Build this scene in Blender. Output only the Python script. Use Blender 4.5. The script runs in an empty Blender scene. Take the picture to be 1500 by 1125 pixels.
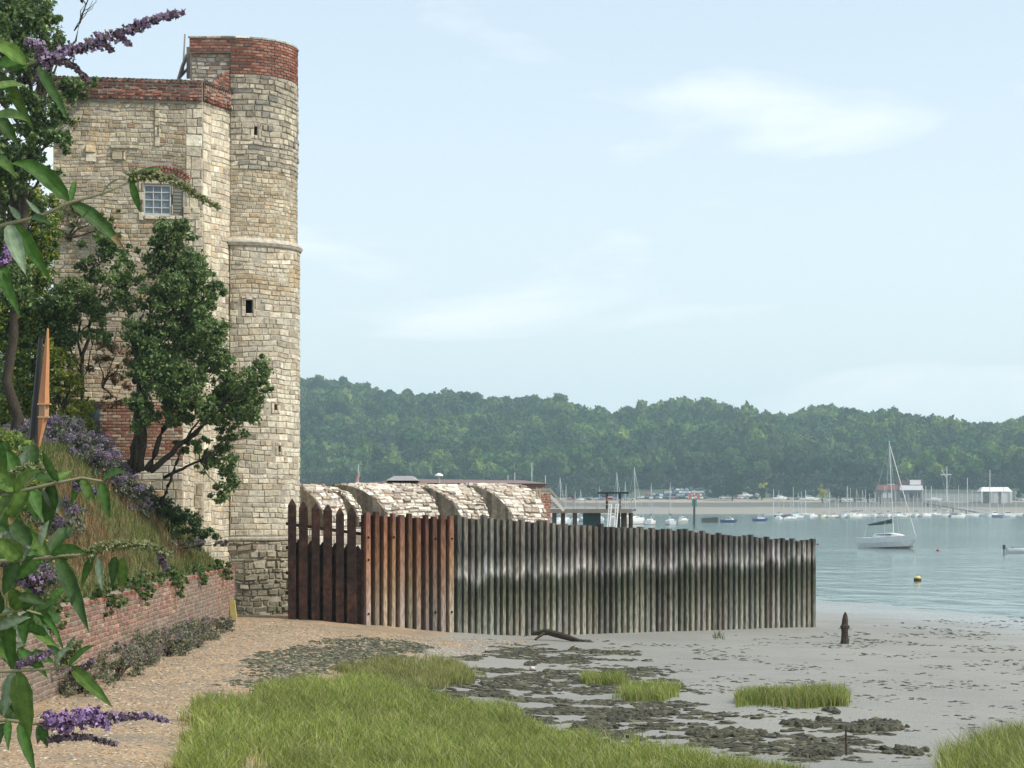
import bpy, math, random
import numpy as np
from mathutils import Vector, noise
R = math.radians
C = bpy.context.scene
rng = random.Random(7)
nr = np.random.default_rng(7)

# ---------------------------------------------------------------- camera, world, sun, exposure
F = 3200.0; EYE = 3.0; HZ = 738.0
cam = bpy.data.cameras.new('camera'); camo = bpy.data.objects.new('camera', cam)
C.collection.objects.link(camo); C.camera = camo
camo.location = (0, 0, EYE); camo.rotation_euler = (R(90), 0, 0)
cam.lens = 36.0 * F / 1500; cam.sensor_width = 36; cam.shift_y = (HZ - 562.5) / 1500
cam.clip_start = .05; cam.clip_end = 9000
SUN_EL, SUN_AZ = 47, 110          # azimuth clockwise from +Y
w = bpy.data.worlds.new('World'); C.world = w; w.use_nodes = True
nt = w.node_tree; N = nt.nodes; L = nt.links; N.clear()
sky = N.new('ShaderNodeTexSky'); sky.sky_type = 'NISHITA'; sky.sun_disc = False
sky.sun_elevation = R(SUN_EL); sky.sun_rotation = R(SUN_AZ); sky.air_density = 1.0; sky.dust_density = 2.5; sky.ozone_density = 1.5
geo = N.new('ShaderNodeNewGeometry'); tc = N.new('ShaderNodeTexCoord')
mp = N.new('ShaderNodeMapping'); mp.inputs['Scale'].default_value = (3.6, 3.6, 14); mp.inputs['Rotation'].default_value = (0, R(-7), R(20)); mp.inputs['Location'].default_value = (5.1, 2.2, 0.9)
n1 = N.new('ShaderNodeTexNoise'); n1.inputs['Scale'].default_value = 1.3; n1.inputs['Detail'].default_value = 6; n1.inputs['Roughness'].default_value = .5; n1.inputs['Distortion'].default_value = .4
cr = N.new('ShaderNodeValToRGB'); cr.color_ramp.elements[0].position = .53; cr.color_ramp.elements[1].position = .76
cr.color_ramp.elements[0].color = (.0, .0, .0, 1); cr.color_ramp.elements[1].color = (.62, .62, .62, 1)
mx = N.new('ShaderNodeMixRGB'); mx.inputs[2].default_value = (8.7, 8.6, 8.6, 1)
sep = N.new('ShaderNodeSeparateXYZ'); mr = N.new('ShaderNodeMapRange')
mr.inputs[1].default_value = 0.0; mr.inputs[2].default_value = .22; mr.inputs[3].default_value = .8; mr.inputs[4].default_value = .5
mxv = N.new('ShaderNodeMixRGB'); mxv.inputs[2].default_value = (6.35, 7.2, 7.65, 1)
bg = N.new('ShaderNodeBackground'); bg.inputs[1].default_value = .153; out = N.new('ShaderNodeOutputWorld')
L.new(tc.outputs['Generated'], mp.inputs[0]); L.new(mp.outputs[0], n1.inputs[0]); L.new(n1.outputs[0], cr.inputs[0])
L.new(tc.outputs['Generated'], sep.inputs[0]); L.new(sep.outputs[2], mr.inputs[0]); L.new(mr.outputs[0], mxv.inputs[0])
L.new(sky.outputs[0], mxv.inputs[1]); L.new(mxv.outputs[0], mx.inputs[1]); L.new(cr.outputs[0], mx.inputs[0])
L.new(mx.outputs[0], bg.inputs[0]); L.new(bg.outputs[0], out.inputs[0])
sl = bpy.data.lights.new('sun', 'SUN'); sl.energy = 3.4; sl.angle = R(.8); sl.color = (1, .955, .88)
so = bpy.data.objects.new('sun', sl); C.collection.objects.link(so)
ce, az = math.cos(R(SUN_EL)), R(SUN_AZ)
sd = Vector((ce * math.sin(az), ce * math.cos(az), math.sin(R(SUN_EL))))
so.rotation_euler = sd.to_track_quat('Z', 'Y').to_euler(); so.location = (40, -20, 60)
C.view_settings.view_transform = 'Standard'; C.view_settings.look = 'None'; C.view_settings.exposure = 0.15; C.view_settings.gamma = 1
C.render.engine = 'CYCLES'; C.cycles.max_bounces = 6; C.cycles.diffuse_bounces = 3; C.cycles.transparent_max_bounces = 8; C.cycles.volume_bounces = 0

# ---------------------------------------------------------------- helpers
def P(px, py, d): return Vector(((px - 750) / F * d, d, EYE + (HZ - py) / F * d))
def X_(px, d): return (px - 750) / F * d
def Z_(py, d): return EYE + (HZ - py) / F * d

def tag(o, label=None, cat=None, group=None, kind=None):
    if label: o['label'] = label
    if cat: o['category'] = cat
    if group: o['group'] = group
    if kind: o['kind'] = kind
    return o
def empty(name, loc, label, cat, group=None, rz=0):
    o = bpy.data.objects.new(name, None); C.collection.objects.link(o); o.location = loc; o.rotation_euler.z = rz
    return tag(o, label, cat, group)
def link(name, me, parent=None):
    o = bpy.data.objects.new(name, me); C.collection.objects.link(o)
    if parent is not None:
        o.parent = parent
        # geometry is given in world coordinates: undo the parent's placement chain
        p = parent; M = None
        import mathutils
        M = mathutils.Matrix.Identity(4)
        chain = []
        while p is not None:
            chain.append(p); p = p.parent
        for q in reversed(chain):
            M = M @ (mathutils.Matrix.Translation(q.location) @ q.rotation_euler.to_matrix().to_4x4()) if q.parent is None else M @ q.matrix_parent_inverse @ mathutils.Matrix.Translation(q.location)
        o.matrix_parent_inverse = M.inverted()
    return o
def npmesh(name, V, groups, mats, fcol=None, parent=None, smooth=False, fmat=None, origin=None):
    """groups: list of int arrays (n,k).  fcol (nf,3) optional colour of each face."""
    V = np.asarray(V, dtype=np.float32)
    me = bpy.data.meshes.new(name)
    groups = [np.asarray(g, dtype=np.int32) for g in groups if len(g)]
    nf = sum(len(g) for g in groups); nl = sum(g.size for g in groups)
    me.vertices.add(len(V)); me.loops.add(nl); me.polygons.add(nf)
    if origin is not None: V = V - np.array(origin, dtype=np.float32)
    me.vertices.foreach_set('co', V.ravel())
    me.loops.foreach_set('vertex_index', np.concatenate([g.ravel() for g in groups]))
    tot = np.concatenate([np.full(len(g), g.shape[1], dtype=np.int32) for g in groups])
    st = np.concatenate([[0], np.cumsum(tot)[:-1]]).astype(np.int32)
    me.polygons.foreach_set('loop_start', st)
    try: me.polygons.foreach_set('loop_total', tot)
    except Exception: pass
    for m in (mats if isinstance(mats, (list, tuple)) else [mats]): me.materials.append(m)
    if fmat is not None: me.polygons.foreach_set('material_index', np.asarray(fmat, dtype=np.int32))
    me.polygons.foreach_set('use_smooth', np.full(nf, bool(smooth)))
    me.update(calc_edges=True)
    if fcol is not None:
        a = me.attributes.new('Col', 'FLOAT_COLOR', 'FACE')
        c4 = np.ones((nf, 4), dtype=np.float32); c4[:, :3] = np.asarray(fcol)[:, :3]
        a.data.foreach_set('color', c4.ravel())
    o = link(name, me, parent)
    if origin is not None:
        if parent is None: o.location = origin
        else: o.matrix_parent_inverse = o.matrix_parent_inverse; o.location = origin
    return o
class MB:
    def __init__(s): s.V = []; s.Q = []; s.T = []; s.cq = []; s.ct = []; s.G = {}
    def v(s, p): s.V.append(tuple(p)); return len(s.V) - 1
    def f(s, idx, col=(1, 1, 1), m=0):
        s.G.setdefault(len(idx), []).append((tuple(idx), col, m))
    def box(s, c, sz, rz=0, col=(1, 1, 1), m=0, taper=1.0, top=None):
        cx, cy, cz = c; a, b, h = sz[0] / 2, sz[1] / 2, sz[2] / 2; cs, sn = math.cos(rz), math.sin(rz)
        ids = []
        for z, t in ((-h, 1), (h, taper)):
            for x, y in ((-a, -b), (a, -b), (a, b), (-a, b)):
                x *= t; y *= t
                ids.append(s.v((cx + x * cs - y * sn, cy + x * sn + y * cs, cz + z)))
        i = ids
        for q in ((3, 2, 1, 0), (4, 5, 6, 7), (0, 1, 5, 4), (1, 2, 6, 5), (2, 3, 7, 6), (3, 0, 4, 7)): s.f([i[k] for k in q], col, m)
    def bar(s, a, b, w_, h_=None, col=(1, 1, 1), m=0):
        s.tube([a, b], [w_, w_ if h_ is None else h_], 4, col, m)
    def tube(s, pts, rad, n=6, col=(1, 1, 1), m=0, cap=True):
        pts = [Vector(p) for p in pts]
        if not isinstance(rad, (list, tuple)): rad = [rad] * len(pts)
        rings = []
        for i, p in enumerate(pts):
            d = (pts[min(i + 1, len(pts) - 1)] - pts[max(i - 1, 0)]).normalized()
            up = Vector((0, 0, 1)) if abs(d.z) < .9 else Vector((1, 0, 0))
            a = d.cross(up).normalized(); b = a.cross(d)
            rings.append([s.v(p + (a * math.cos(t) + b * math.sin(t)) * rad[i]) for t in [2 * math.pi * (k + .5) / n for k in range(n)]])
        for r0, r1 in zip(rings, rings[1:]):
            for k in range(n): s.f([r0[k], r0[(k + 1) % n], r1[(k + 1) % n], r1[k]], col, m)
        if cap: s.f(rings[0][::-1], col, m); s.f(rings[-1], col, m)
    def loft(s, rings, col=(1, 1, 1), m=0, closed=True, cap=True):
        ids = [[s.v(p) for p in r] for r in rings]; n = len(rings[0])
        for a, b in zip(ids, ids[1:]):
            for k in range(n if closed else n - 1): s.f([a[k], a[(k + 1) % n], b[(k + 1) % n], b[k]], col, m)
        if cap: s.f(ids[0][::-1], col, m); s.f(ids[-1], col, m)
    def build(s, name, mats, parent=None, smooth=False, origin=None):
        gs, col, fm = [], [], []
        for k in sorted(s.G):
            gs.append(np.array([g[0] for g in s.G[k]])); col += [g[1] for g in s.G[k]]; fm += [g[2] for g in s.G[k]]
        return npmesh(name, s.V, gs, mats, np.array(col), parent, smooth, fm, origin)

# ---------------------------------------------------------------- materials
def mat(name, col=None, rough=.85, attr=False, nscale=6, namt=.25, bump=.0, bscale=40, spec=.3, trans=0, metal=0, second=None, sscale=1.2, coords='Object', dist=.02):
    m = bpy.data.materials.new(name); m.use_nodes = True; nt = m.node_tree; N, L = nt.nodes, nt.links
    b = N['Principled BSDF']; b.inputs['Roughness'].default_value = rough; b.inputs['Specular IOR Level'].default_value = spec; b.inputs['Metallic'].default_value = metal
    tc = N.new('ShaderNodeTexCoord'); co = tc.outputs[coords]
    nz = N.new('ShaderNodeTexNoise'); nz.inputs['Scale'].default_value = nscale; nz.inputs['Detail'].default_value = 5; L.new(co, nz.inputs[0])
    mr = N.new('ShaderNodeMapRange'); mr.inputs[1].default_value = .3; mr.inputs[2].default_value = .7; mr.inputs[3].default_value = 1 - namt; mr.inputs[4].default_value = 1 + namt
    L.new(nz.outputs[0], mr.inputs[0])
    mul = N.new('ShaderNodeMixRGB'); mul.blend_type = 'MULTIPLY'; mul.inputs[0].default_value = 1
    if attr:
        at = N.new('ShaderNodeAttribute'); at.attribute_name = 'Col'; src = at.outputs['Color']
        if col is not None:
            m0 = N.new('ShaderNodeMixRGB'); m0.blend_type = 'MULTIPLY'; m0.inputs[0].default_value = 1; m0.inputs[2].default_value = (*col, 1); L.new(src, m0.inputs[1]); src = m0.outputs[0]
    else:
        rgb = N.new('ShaderNodeRGB'); rgb.outputs[0].default_value = (*col, 1); src = rgb.outputs[0]
    if second is not None:
        n2 = N.new('ShaderNodeTexNoise'); n2.inputs['Scale'].default_value = sscale; n2.inputs['Detail'].default_value = 6; L.new(co, n2.inputs[0])
        r2 = N.new('ShaderNodeMapRange'); r2.inputs[1].default_value = .48; r2.inputs[2].default_value = .66; L.new(n2.outputs[0], r2.inputs[0])
        ms = N.new('ShaderNodeMixRGB'); ms.inputs[2].default_value = (*second, 1); L.new(src, ms.inputs[1]); L.new(r2.outputs[0], ms.inputs[0]); src = ms.outputs[0]
    L.new(src, mul.inputs[1]); L.new(mr.outputs[0], mul.inputs[2]); L.new(mul.outputs[0], b.inputs['Base Color'])
    if bump:
        n3 = N.new('ShaderNodeTexNoise'); n3.inputs['Scale'].default_value = bscale; n3.inputs['Detail'].default_value = 6; L.new(co, n3.inputs[0])
        bp = N.new('ShaderNodeBump'); bp.inputs['Strength'].default_value = bump; bp.inputs['Distance'].default_value = dist; L.new(n3.outputs[0], bp.inputs['Height']); L.new(bp.outputs[0], b.inputs['Normal'])
    if trans:
        t = N.new('ShaderNodeBsdfTranslucent'); L.new(mul.outputs[0], t.inputs[0]); mixs = N.new('ShaderNodeMixShader'); mixs.inputs[0].default_value = trans
        L.new(b.outputs[0], mixs.inputs[1]); L.new(t.outputs[0], mixs.inputs[2]); L.new(mixs.outputs[0], N['Material Output'].inputs[0])
    return m
M = {}
M['stone'] = mat('rubble_stone', attr=True, rough=.95, nscale=9, namt=.28, bump=.6, bscale=22, spec=.15, dist=.03)
M['mortar'] = mat('lime_mortar', (.36, .32, .25), rough=1, nscale=4, namt=.25, bump=.4, bscale=30, spec=.1)
M['brick'] = mat('red_brick', attr=True, rough=.95, nscale=14, namt=.25, bump=.4, bscale=40, spec=.1)
M['bmortar'] = mat('brick_mortar', (.27, .23, .18), rough=1, nscale=5, namt=.25, spec=.1)
M['leaf'] = mat('leaf', attr=True, rough=.5, nscale=3, namt=.15, spec=.35, trans=.28)
M['farleaf'] = mat('far_foliage', attr=True, rough=.9, nscale=.05, namt=.2, spec=.05, trans=.15)
M['bark'] = mat('bark', (.06, .048, .035), rough=.95, nscale=20, namt=.4, bump=.6, bscale=30, spec=.1)
M['darkwood'] = mat('tarred_timber', (.034, .019, .014), rough=.8, nscale=6, namt=.5, bump=.5, bscale=25, spec=.2, second=(.07, .032, .02), sscale=2)
M['plain'] = mat('painted', attr=True, rough=.5, nscale=3, namt=.06, spec=.4)
M['grass'] = mat('grass_blade', attr=True, rough=.55, nscale=2, namt=.2, spec=.25, trans=.3)
M['weed'] = mat('seaweed', attr=True, rough=.75, nscale=8, namt=.4, spec=.3)
M['pebble'] = mat('pebble', attr=True, rough=.9, nscale=20, namt=.15, spec=.2)
M['petal'] = mat('petal', attr=True, rough=.7, nscale=30, namt=.12, spec=.1, trans=.3)
M['glass'] = mat('window_glass', (.1, .13, .15), rough=.1, nscale=1.5, namt=.5, spec=.9)
M['void'] = mat('dark_opening', (.012, .01, .009), rough=1, namt=.1, spec=0)

def tide_mat(name, upper, lower, rust=0):
    """weathered timber: dark top, salt white band, dark green algae, pale silt towards the foot.  u = height on the post."""
    m = bpy.data.materials.new(name); m.use_nodes = True; nt = m.node_tree; N, L = nt.nodes, nt.links
    b = N['Principled BSDF']; b.inputs['Roughness'].default_value = .9; b.inputs['Specular IOR Level'].default_value = .15
    geo = N.new('ShaderNodeNewGeometry'); sp = N.new('ShaderNodeSeparateXYZ'); L.new(geo.outputs['Position'], sp.inputs[0])
    mp = N.new('ShaderNodeMapping'); mp.inputs['Scale'].default_value = (3.4, 3.4, .45); L.new(geo.outputs['Position'], mp.inputs[0])
    nz = N.new('ShaderNodeTexNoise'); nz.inputs['Scale'].default_value = 1.0; nz.inputs['Detail'].default_value = 8; nz.inputs['Roughness'].default_value = .65; L.new(mp.outputs[0], nz.inputs[0])
    # height relative to the sloping band: z - (.035*x) + noise
    a1 = N.new('ShaderNodeMath'); a1.operation = 'MULTIPLY_ADD'; a1.inputs[1].default_value = -.022; L.new(sp.outputs[0], a1.inputs[0]); L.new(sp.outputs[2], a1.inputs[2])
    a2 = N.new('ShaderNodeMath'); a2.operation = 'MULTIPLY_ADD'; a2.inputs[1].default_value = 1.15; L.new(nz.outputs[0], a2.inputs[0]); L.new(a1.outputs[0], a2.inputs[2])
    cr = N.new('ShaderNodeValToRGB'); mr = N.new('ShaderNodeMapRange'); mr.inputs[1].default_value = -.2; mr.inputs[2].default_value = 3.4
    L.new(a2.outputs[0], mr.inputs[0]); L.new(mr.outputs[0], cr.inputs[0])
    e = cr.color_ramp.elements
    stops = lower
    while len(e) < len(stops): e.new(.5)
    for el, (p_, c_) in zip(e, stops): el.position = p_; el.color = (*c_, 1)
    at = N.new('ShaderNodeAttribute'); at.attribute_name = 'Col'
    mu = N.new('ShaderNodeMixRGB'); mu.blend_type = 'MULTIPLY'; mu.inputs[0].default_value = 1; L.new(cr.outputs[0], mu.inputs[1]); L.new(at.outputs['Color'], mu.inputs[2])
    n2 = N.new('ShaderNodeTexNoise'); n2.inputs['Scale'].default_value = 9; n2.inputs['Detail'].default_value = 6
    mp2 = N.new('ShaderNodeMapping'); mp2.inputs['Scale'].default_value = (3, 3, .5); L.new(geo.outputs['Position'], mp2.inputs[0]); L.new(mp2.outputs[0], n2.inputs[0])
    r2 = N.new('ShaderNodeMapRange'); r2.inputs[1].default_value = .3; r2.inputs[2].default_value = .7; r2.inputs[3].default_value = .5; r2.inputs[4].default_value = 1.5; L.new(n2.outputs[0], r2.inputs[0])
    m3 = N.new('ShaderNodeMixRGB'); m3.blend_type = 'MULTIPLY'; m3.inputs[0].default_value = 1; L.new(mu.outputs[0], m3.inputs[1]); L.new(r2.outputs[0], m3.inputs[2]); L.new(m3.outputs[0], b.inputs['Base Color'])
    bp = N.new('ShaderNodeBump'); bp.inputs['Strength'].default_value = .5; bp.inputs['Distance'].default_value = .02; L.new(n2.outputs[0], bp.inputs['Height']); L.new(bp.outputs[0], b.inputs['Normal'])
    return m
M['tide'] = tide_mat('weathered_timber', None, [(.0, (.24, .23, .185)), (.16, (.18, .172, .135)), (.30, (.10, .10, .07)), (.42, (.06, .062, .042)), (.485, (.085, .085, .065)), (.54, (.31, .295, .265)), (.60, (.20, .19, .165)), (.68, (.085, .08, .068)), (.85, (.115, .105, .085)), (1, (.12, .11, .09))])
M['rust'] = tide_mat('orange_timber', None, [(.0, (.33, .28, .23)), (.3, (.29, .225, .17)), (.5, (.24, .155, .10)), (.7, (.22, .115, .065)), (.9, (.17, .08, .048)), (1, (.12, .06, .04))])

# ---------------------------------------------------------------- terrain
def sstep(a, b, x): t = np.clip((x - a) / (b - a), 0, 1); return t * t * (3 - 2 * t)
def vnoise(x, y, s=0):
    x = np.asarray(x, dtype=float); y = np.asarray(y, dtype=float)
    xi = np.floor(x).astype(np.int64); yi = np.floor(y).astype(np.int64); fx = x - xi; fy = y - yi
    fx = fx * fx * (3 - 2 * fx); fy = fy * fy * (3 - 2 * fy)
    def h(i, j):
        n = (i * 374761393 + j * 668265263 + s * 2147483647 + 1013) & 0xffffffff
        n = ((n ^ (n >> 13)) * 1274126177) & 0xffffffff
        return ((n ^ (n >> 16)) & 0xffff) / 65535.0
    return (h(xi, yi) * (1 - fx) + h(xi + 1, yi) * fx) * (1 - fy) + (h(xi, yi + 1) * (1 - fx) + h(xi + 1, yi + 1) * fx) * fy
def fbm(x, y, s=0, o=4):
    r = 0; a = .5; t = 0
    for k in range(o): r = r + a * vnoise(np.asarray(x) * 2 ** k, np.asarray(y) * 2 ** k, s + k); t += a; a *= .5
    return r / t
WZ = -1.1
def gz(x, y):
    x = np.asarray(x, dtype=float); y = np.asarray(y, dtype=float)
    s = .947 * x + .32 * y
    zm = -.55 - .0107 * np.clip(s - 15, 0, 14.8) - .031 * np.clip(s - 29.8, 0, 200)
    t = sstep(-6.5, 1, x)
    z = .03 * (1 - t) + zm * t
    return z + .05 * (fbm(x * .9, y * .45, 3) - .5) + .018 * (fbm(x * 4, y * 2.5, 9, 3) - .5)
def ground_px(px, py):
    lo, hi = 12.0, 140.0
    for _ in range(40):
        m = (lo + hi) / 2
        if EYE + (HZ - py) / F * m > float(gz((px - 750) / F * m, m)): lo = m
        else: hi = m
    return (px - 750) / F * lo, lo, float(gz((px - 750) / F * lo, lo))

def ground_mat():
    m = bpy.data.materials.new('shore_ground'); m.use_nodes = True; nt = m.node_tree; N, L = nt.nodes, nt.links; b = N['Principled BSDF']
    g = N.new('ShaderNodeNewGeometry'); sp = N.new('ShaderNodeSeparateXYZ'); L.new(g.outputs['Position'], sp.inputs[0])
    def noise_(sc, det=6, scale=(1, 1, 1), rough=.6):
        mp = N.new('ShaderNodeMapping'); mp.inputs['Scale'].default_value = scale; L.new(g.outputs['Position'], mp.inputs[0])
        n = N.new('ShaderNodeTexNoise'); n.inputs['Scale'].default_value = sc; n.inputs['Detail'].default_value = det; n.inputs['Roughness'].default_value = rough; L.new(mp.outputs[0], n.inputs[0]); return n.outputs[0]
    def rng_(src, a, b_, c=0, d=1):
        r = N.new('ShaderNodeMapRange'); r.inputs[1].default_value = a; r.inputs[2].default_value = b_; r.inputs[3].default_value = c; r.inputs[4].default_value = d; L.new(src, r.inputs[0]); return r.outputs[0]
    def mix(f, a, b_, bt='MIX'):
        x = N.new('ShaderNodeMixRGB'); x.blend_type = bt
        for i, q in ((0, f), (1, a), (2, b_)):
            if isinstance(q, (tuple, float, int)): x.inputs[i].default_value = (*q, 1) if isinstance(q, tuple) else q
            else: L.new(q, x.inputs[i])
        return x.outputs[0]
    def math_(op, a, b_):
        x = N.new('ShaderNodeMath'); x.operation = op
        for i, q in ((0, a), (1, b_)):
            if isinstance(q, (float, int)): x.inputs[i].default_value = q
            else: L.new(q, x.inputs[i])
        return x.outputs[0]
    # gravel
    vo = N.new('ShaderNodeTexVoronoi'); vo.inputs['Scale'].default_value = 22; L.new(g.outputs['Position'], vo.inputs[0])
    bw = N.new('ShaderNodeRGBToBW'); L.new(vo.outputs['Color'], bw.inputs[0])
    gv = mix(rng_(bw.outputs[0], .2, .8), (.24, .155, .09), (.42, .31, .19))
    gv = mix(rng_(noise_(.8), .45, .65), gv, (.21, .175, .125))
    mud = mix(rng_(noise_(.5, 6, (.5, .35, 1)), .35, .7), (.265, .26, .228), (.21, .208, .185))
    mud = mix(rng_(noise_(3, 8, (.35, 1, 1)), .62, .75), mud, (.10, .095, .07))
    xx = math_('ADD', sp.outputs[0], math_('MULTIPLY', noise_(.45, 8), 5.0))
    col = mix(rng_(xx, -.2, 1.2), gv, mud)
    L.new(col, b.inputs['Base Color'])
    s = math_('ADD', math_('MULTIPLY', sp.outputs[0], .947), math_('MULTIPLY', sp.outputs[1], .32))
    wet = rng_(math_('ADD', s, math_('MULTIPLY', noise_(.3), 6.0)), 33, 43)
    L.new(rng_(math_('ADD', wet, rng_(noise_(.6, 5, (.4, 1, 1)), .5, .7, 0, .35)), 0, 1, .8, .2), b.inputs['Roughness']); b.inputs['Specular IOR Level'].default_value = .35
    hb = math_('ADD', math_('ADD', noise_(14, 8, (.6, 1, 1)), math_('MULTIPLY', vo.outputs['Distance'], .6)), math_('MULTIPLY', noise_(2.2, 8, (.4, 1, 1)), 2.5))
    bp = N.new('ShaderNodeBump'); bp.inputs['Distance'].default_value = .03; L.new(rng_(wet, 0, 1, .6, .04), bp.inputs['Strength']); L.new(hb, bp.inputs['Height']); L.new(bp.outputs[0], b.inputs['Normal'])
    return m
M['ground'] = ground_mat()
def grid(name, xs, ys, zf, m, kind='structure', smooth=True):
    Xg, Yg = np.meshgrid(xs, ys); Zg = zf(Xg, Yg)
    V = np.stack([Xg, Yg, Zg], -1).reshape(-1, 3); nx, ny = len(xs), len(ys)
    i = (np.arange(ny - 1)[:, None] * nx + np.arange(nx - 1)[None]).ravel()
    o = npmesh(name, V, [np.stack([i, i + 1, i + nx + 1, i + nx], 1)], m, smooth=smooth)
    if kind: o['kind'] = kind
    return o
xs = np.concatenate([np.linspace(-60, -9, 12), np.arange(-8.6, 24, .16), np.linspace(25, 90, 16)])
ys = np.concatenate([np.linspace(-40, 18, 16), np.arange(19, 60, .22), np.arange(60, 100, .5), np.linspace(102, 160, 12)])
grid('ground', xs, ys, gz, M['ground'])
# bank behind the brick retaining wall
def bank_z(x, y):
    z = 1.22 + np.clip((-7.55 - x), 0, 2.45) * 1.2 + np.clip(-10 - x, 0, 40) * .03
    return z + .12 * (fbm(x * 1.5, y * .8, 5) - .5)
M['soil'] = mat('bank_soil', (.12, .085, .045), rough=1, nscale=2, namt=.35, bump=.6, bscale=12, spec=.1, second=(.09, .10, .035), sscale=.6, coords='Object')
grid('bank', np.concatenate([np.linspace(-45, -12, 12), np.arange(-11.8, -7.3, .2), [-7.31]]), np.linspace(16, 57.3, 80), bank_z, M['soil'])

# water
def water_mat():
    m = bpy.data.materials.new('river_water'); m.use_nodes = True; nt = m.node_tree; N, L = nt.nodes, nt.links; b = N['Principled BSDF']
    b.inputs['Base Color'].default_value = (.085, .15, .13, 1); b.inputs['Roughness'].default_value = .12; b.inputs['IOR'].default_value = 1.33
    g = N.new('ShaderNodeNewGeometry')
    hs = []
    for sc, scale in ((1.0, (.5, .22, 1)), (.05, (.6, 1.2, 1))):
        mp = N.new('ShaderNodeMapping'); mp.inputs['Scale'].default_value = scale; L.new(g.outputs['Position'], mp.inputs[0])
        n = N.new('ShaderNodeTexNoise'); n.inputs['Scale'].default_value = sc; n.inputs['Detail'].default_value = 5; L.new(mp.outputs[0], n.inputs[0]); hs.append(n.outputs[0])
    r = N.new('ShaderNodeMapRange'); r.inputs[1].default_value = .4; r.inputs[2].default_value = .62; r.inputs[3].default_value = .2; r.inputs[4].default_value = .8; L.new(hs[1], r.inputs[0])
    bp = N.new('ShaderNodeBump'); bp.inputs['Distance'].default_value = .25; L.new(r.outputs[0], bp.inputs['Strength']); L.new(hs[0], bp.inputs['Height']); L.new(bp.outputs[0], b.inputs['Normal'])
    return m
M['water'] = water_mat()
npmesh('water', [(-2100, 20, WZ), (2100, 20, WZ), (2100, 1000, WZ), (-2100, 1000, WZ)], [[(0, 1, 2, 3)]], M['water'])['kind'] = 'structure'

# far shore
RIDGE = [(200, 535), (440, 556), (500, 562), (560, 578), (640, 582), (720, 586), (820, 592), (850, 606), (900, 606), (960, 596), (1000, 594), (1060, 604), (1130, 620), (1165, 614), (1210, 604), (1300, 616), (1400, 624), (1500, 626), (1700, 640)]
def far_z(x, y):
    x = np.asarray(x, dtype=float); y = np.asarray(y, dtype=float)
    px = 750 + x / 1400 * F
    yr = np.interp(px, [a for a, b in RIDGE], [b for a, b in RIDGE]) + 18
    zr = EYE + (HZ - yr) / F * 1400
    z0 = -1.6 + np.clip((y - 885) / 65, 0, 1) * 5.6 + np.clip((y - 975) / 80, 0, 1) * 6.5
    t = np.clip((y - 1055) / 345, 0, 1); t = t ** .85
    return z0 * (1 - t) + zr * t - np.clip(y - 1400, 0, 1000) * .05 + 1.5 * (fbm(x * .012, y * .012, 8) - .5) * sstep(1050, 1150, y)
def far_mat():
    m = bpy.data.materials.new('far_shore_ground'); m.use_nodes = True; nt = m.node_tree; N, L = nt.nodes, nt.links; b = N['Principled BSDF']; b.inputs['Roughness'].default_value = .95
    g = N.new('ShaderNodeNewGeometry'); sp = N.new('ShaderNodeSeparateXYZ'); L.new(g.outputs['Position'], sp.inputs[0])
    n = N.new('ShaderNodeTexNoise'); n.inputs['Scale'].default_value = .05; n.inputs['Detail'].default_value = 6; L.new(g.outputs['Position'], n.inputs[0])
    ma = N.new('ShaderNodeMath'); ma.operation = 'MULTIPLY_ADD'; ma.inputs[1].default_value = 1.4; L.new(n.outputs[0], ma.inputs[0]); L.new(sp.outputs[2], ma.inputs[2])
    mr = N.new('ShaderNodeMapRange'); mr.inputs[1].default_value = -1; mr.inputs[2].default_value = 13; L.new(ma.outputs[0], mr.inputs[0])
    cr = N.new('ShaderNodeValToRGB'); e = cr.color_ramp.elements
    st = [(0, (.26, .235, .19)), (.22, (.25, .225, .18)), (.245, (.11, .105, .085)), (.37, (.12, .11, .09)), (.40, (.34, .28, .20)), (.50, (.28, .24, .18)), (.54, (.08, .10, .05)), (1, (.05, .07, .035))]
    while len(e) < len(st): e.new(.5)
    for el, (p_, c_) in zip(e, st): el.position = p_; el.color = (*c_, 1)
    L.new(mr.outputs[0], cr.inputs[0]); L.new(cr.outputs[0], b.inputs['Base Color']); return m
M['far'] = far_mat()
grid('hills', np.linspace(-1900, 1900, 191), np.concatenate([np.linspace(880, 960, 13), np.linspace(970, 1500, 40), np.linspace(1550, 2400, 12)]), far_z, M['far'])

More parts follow.
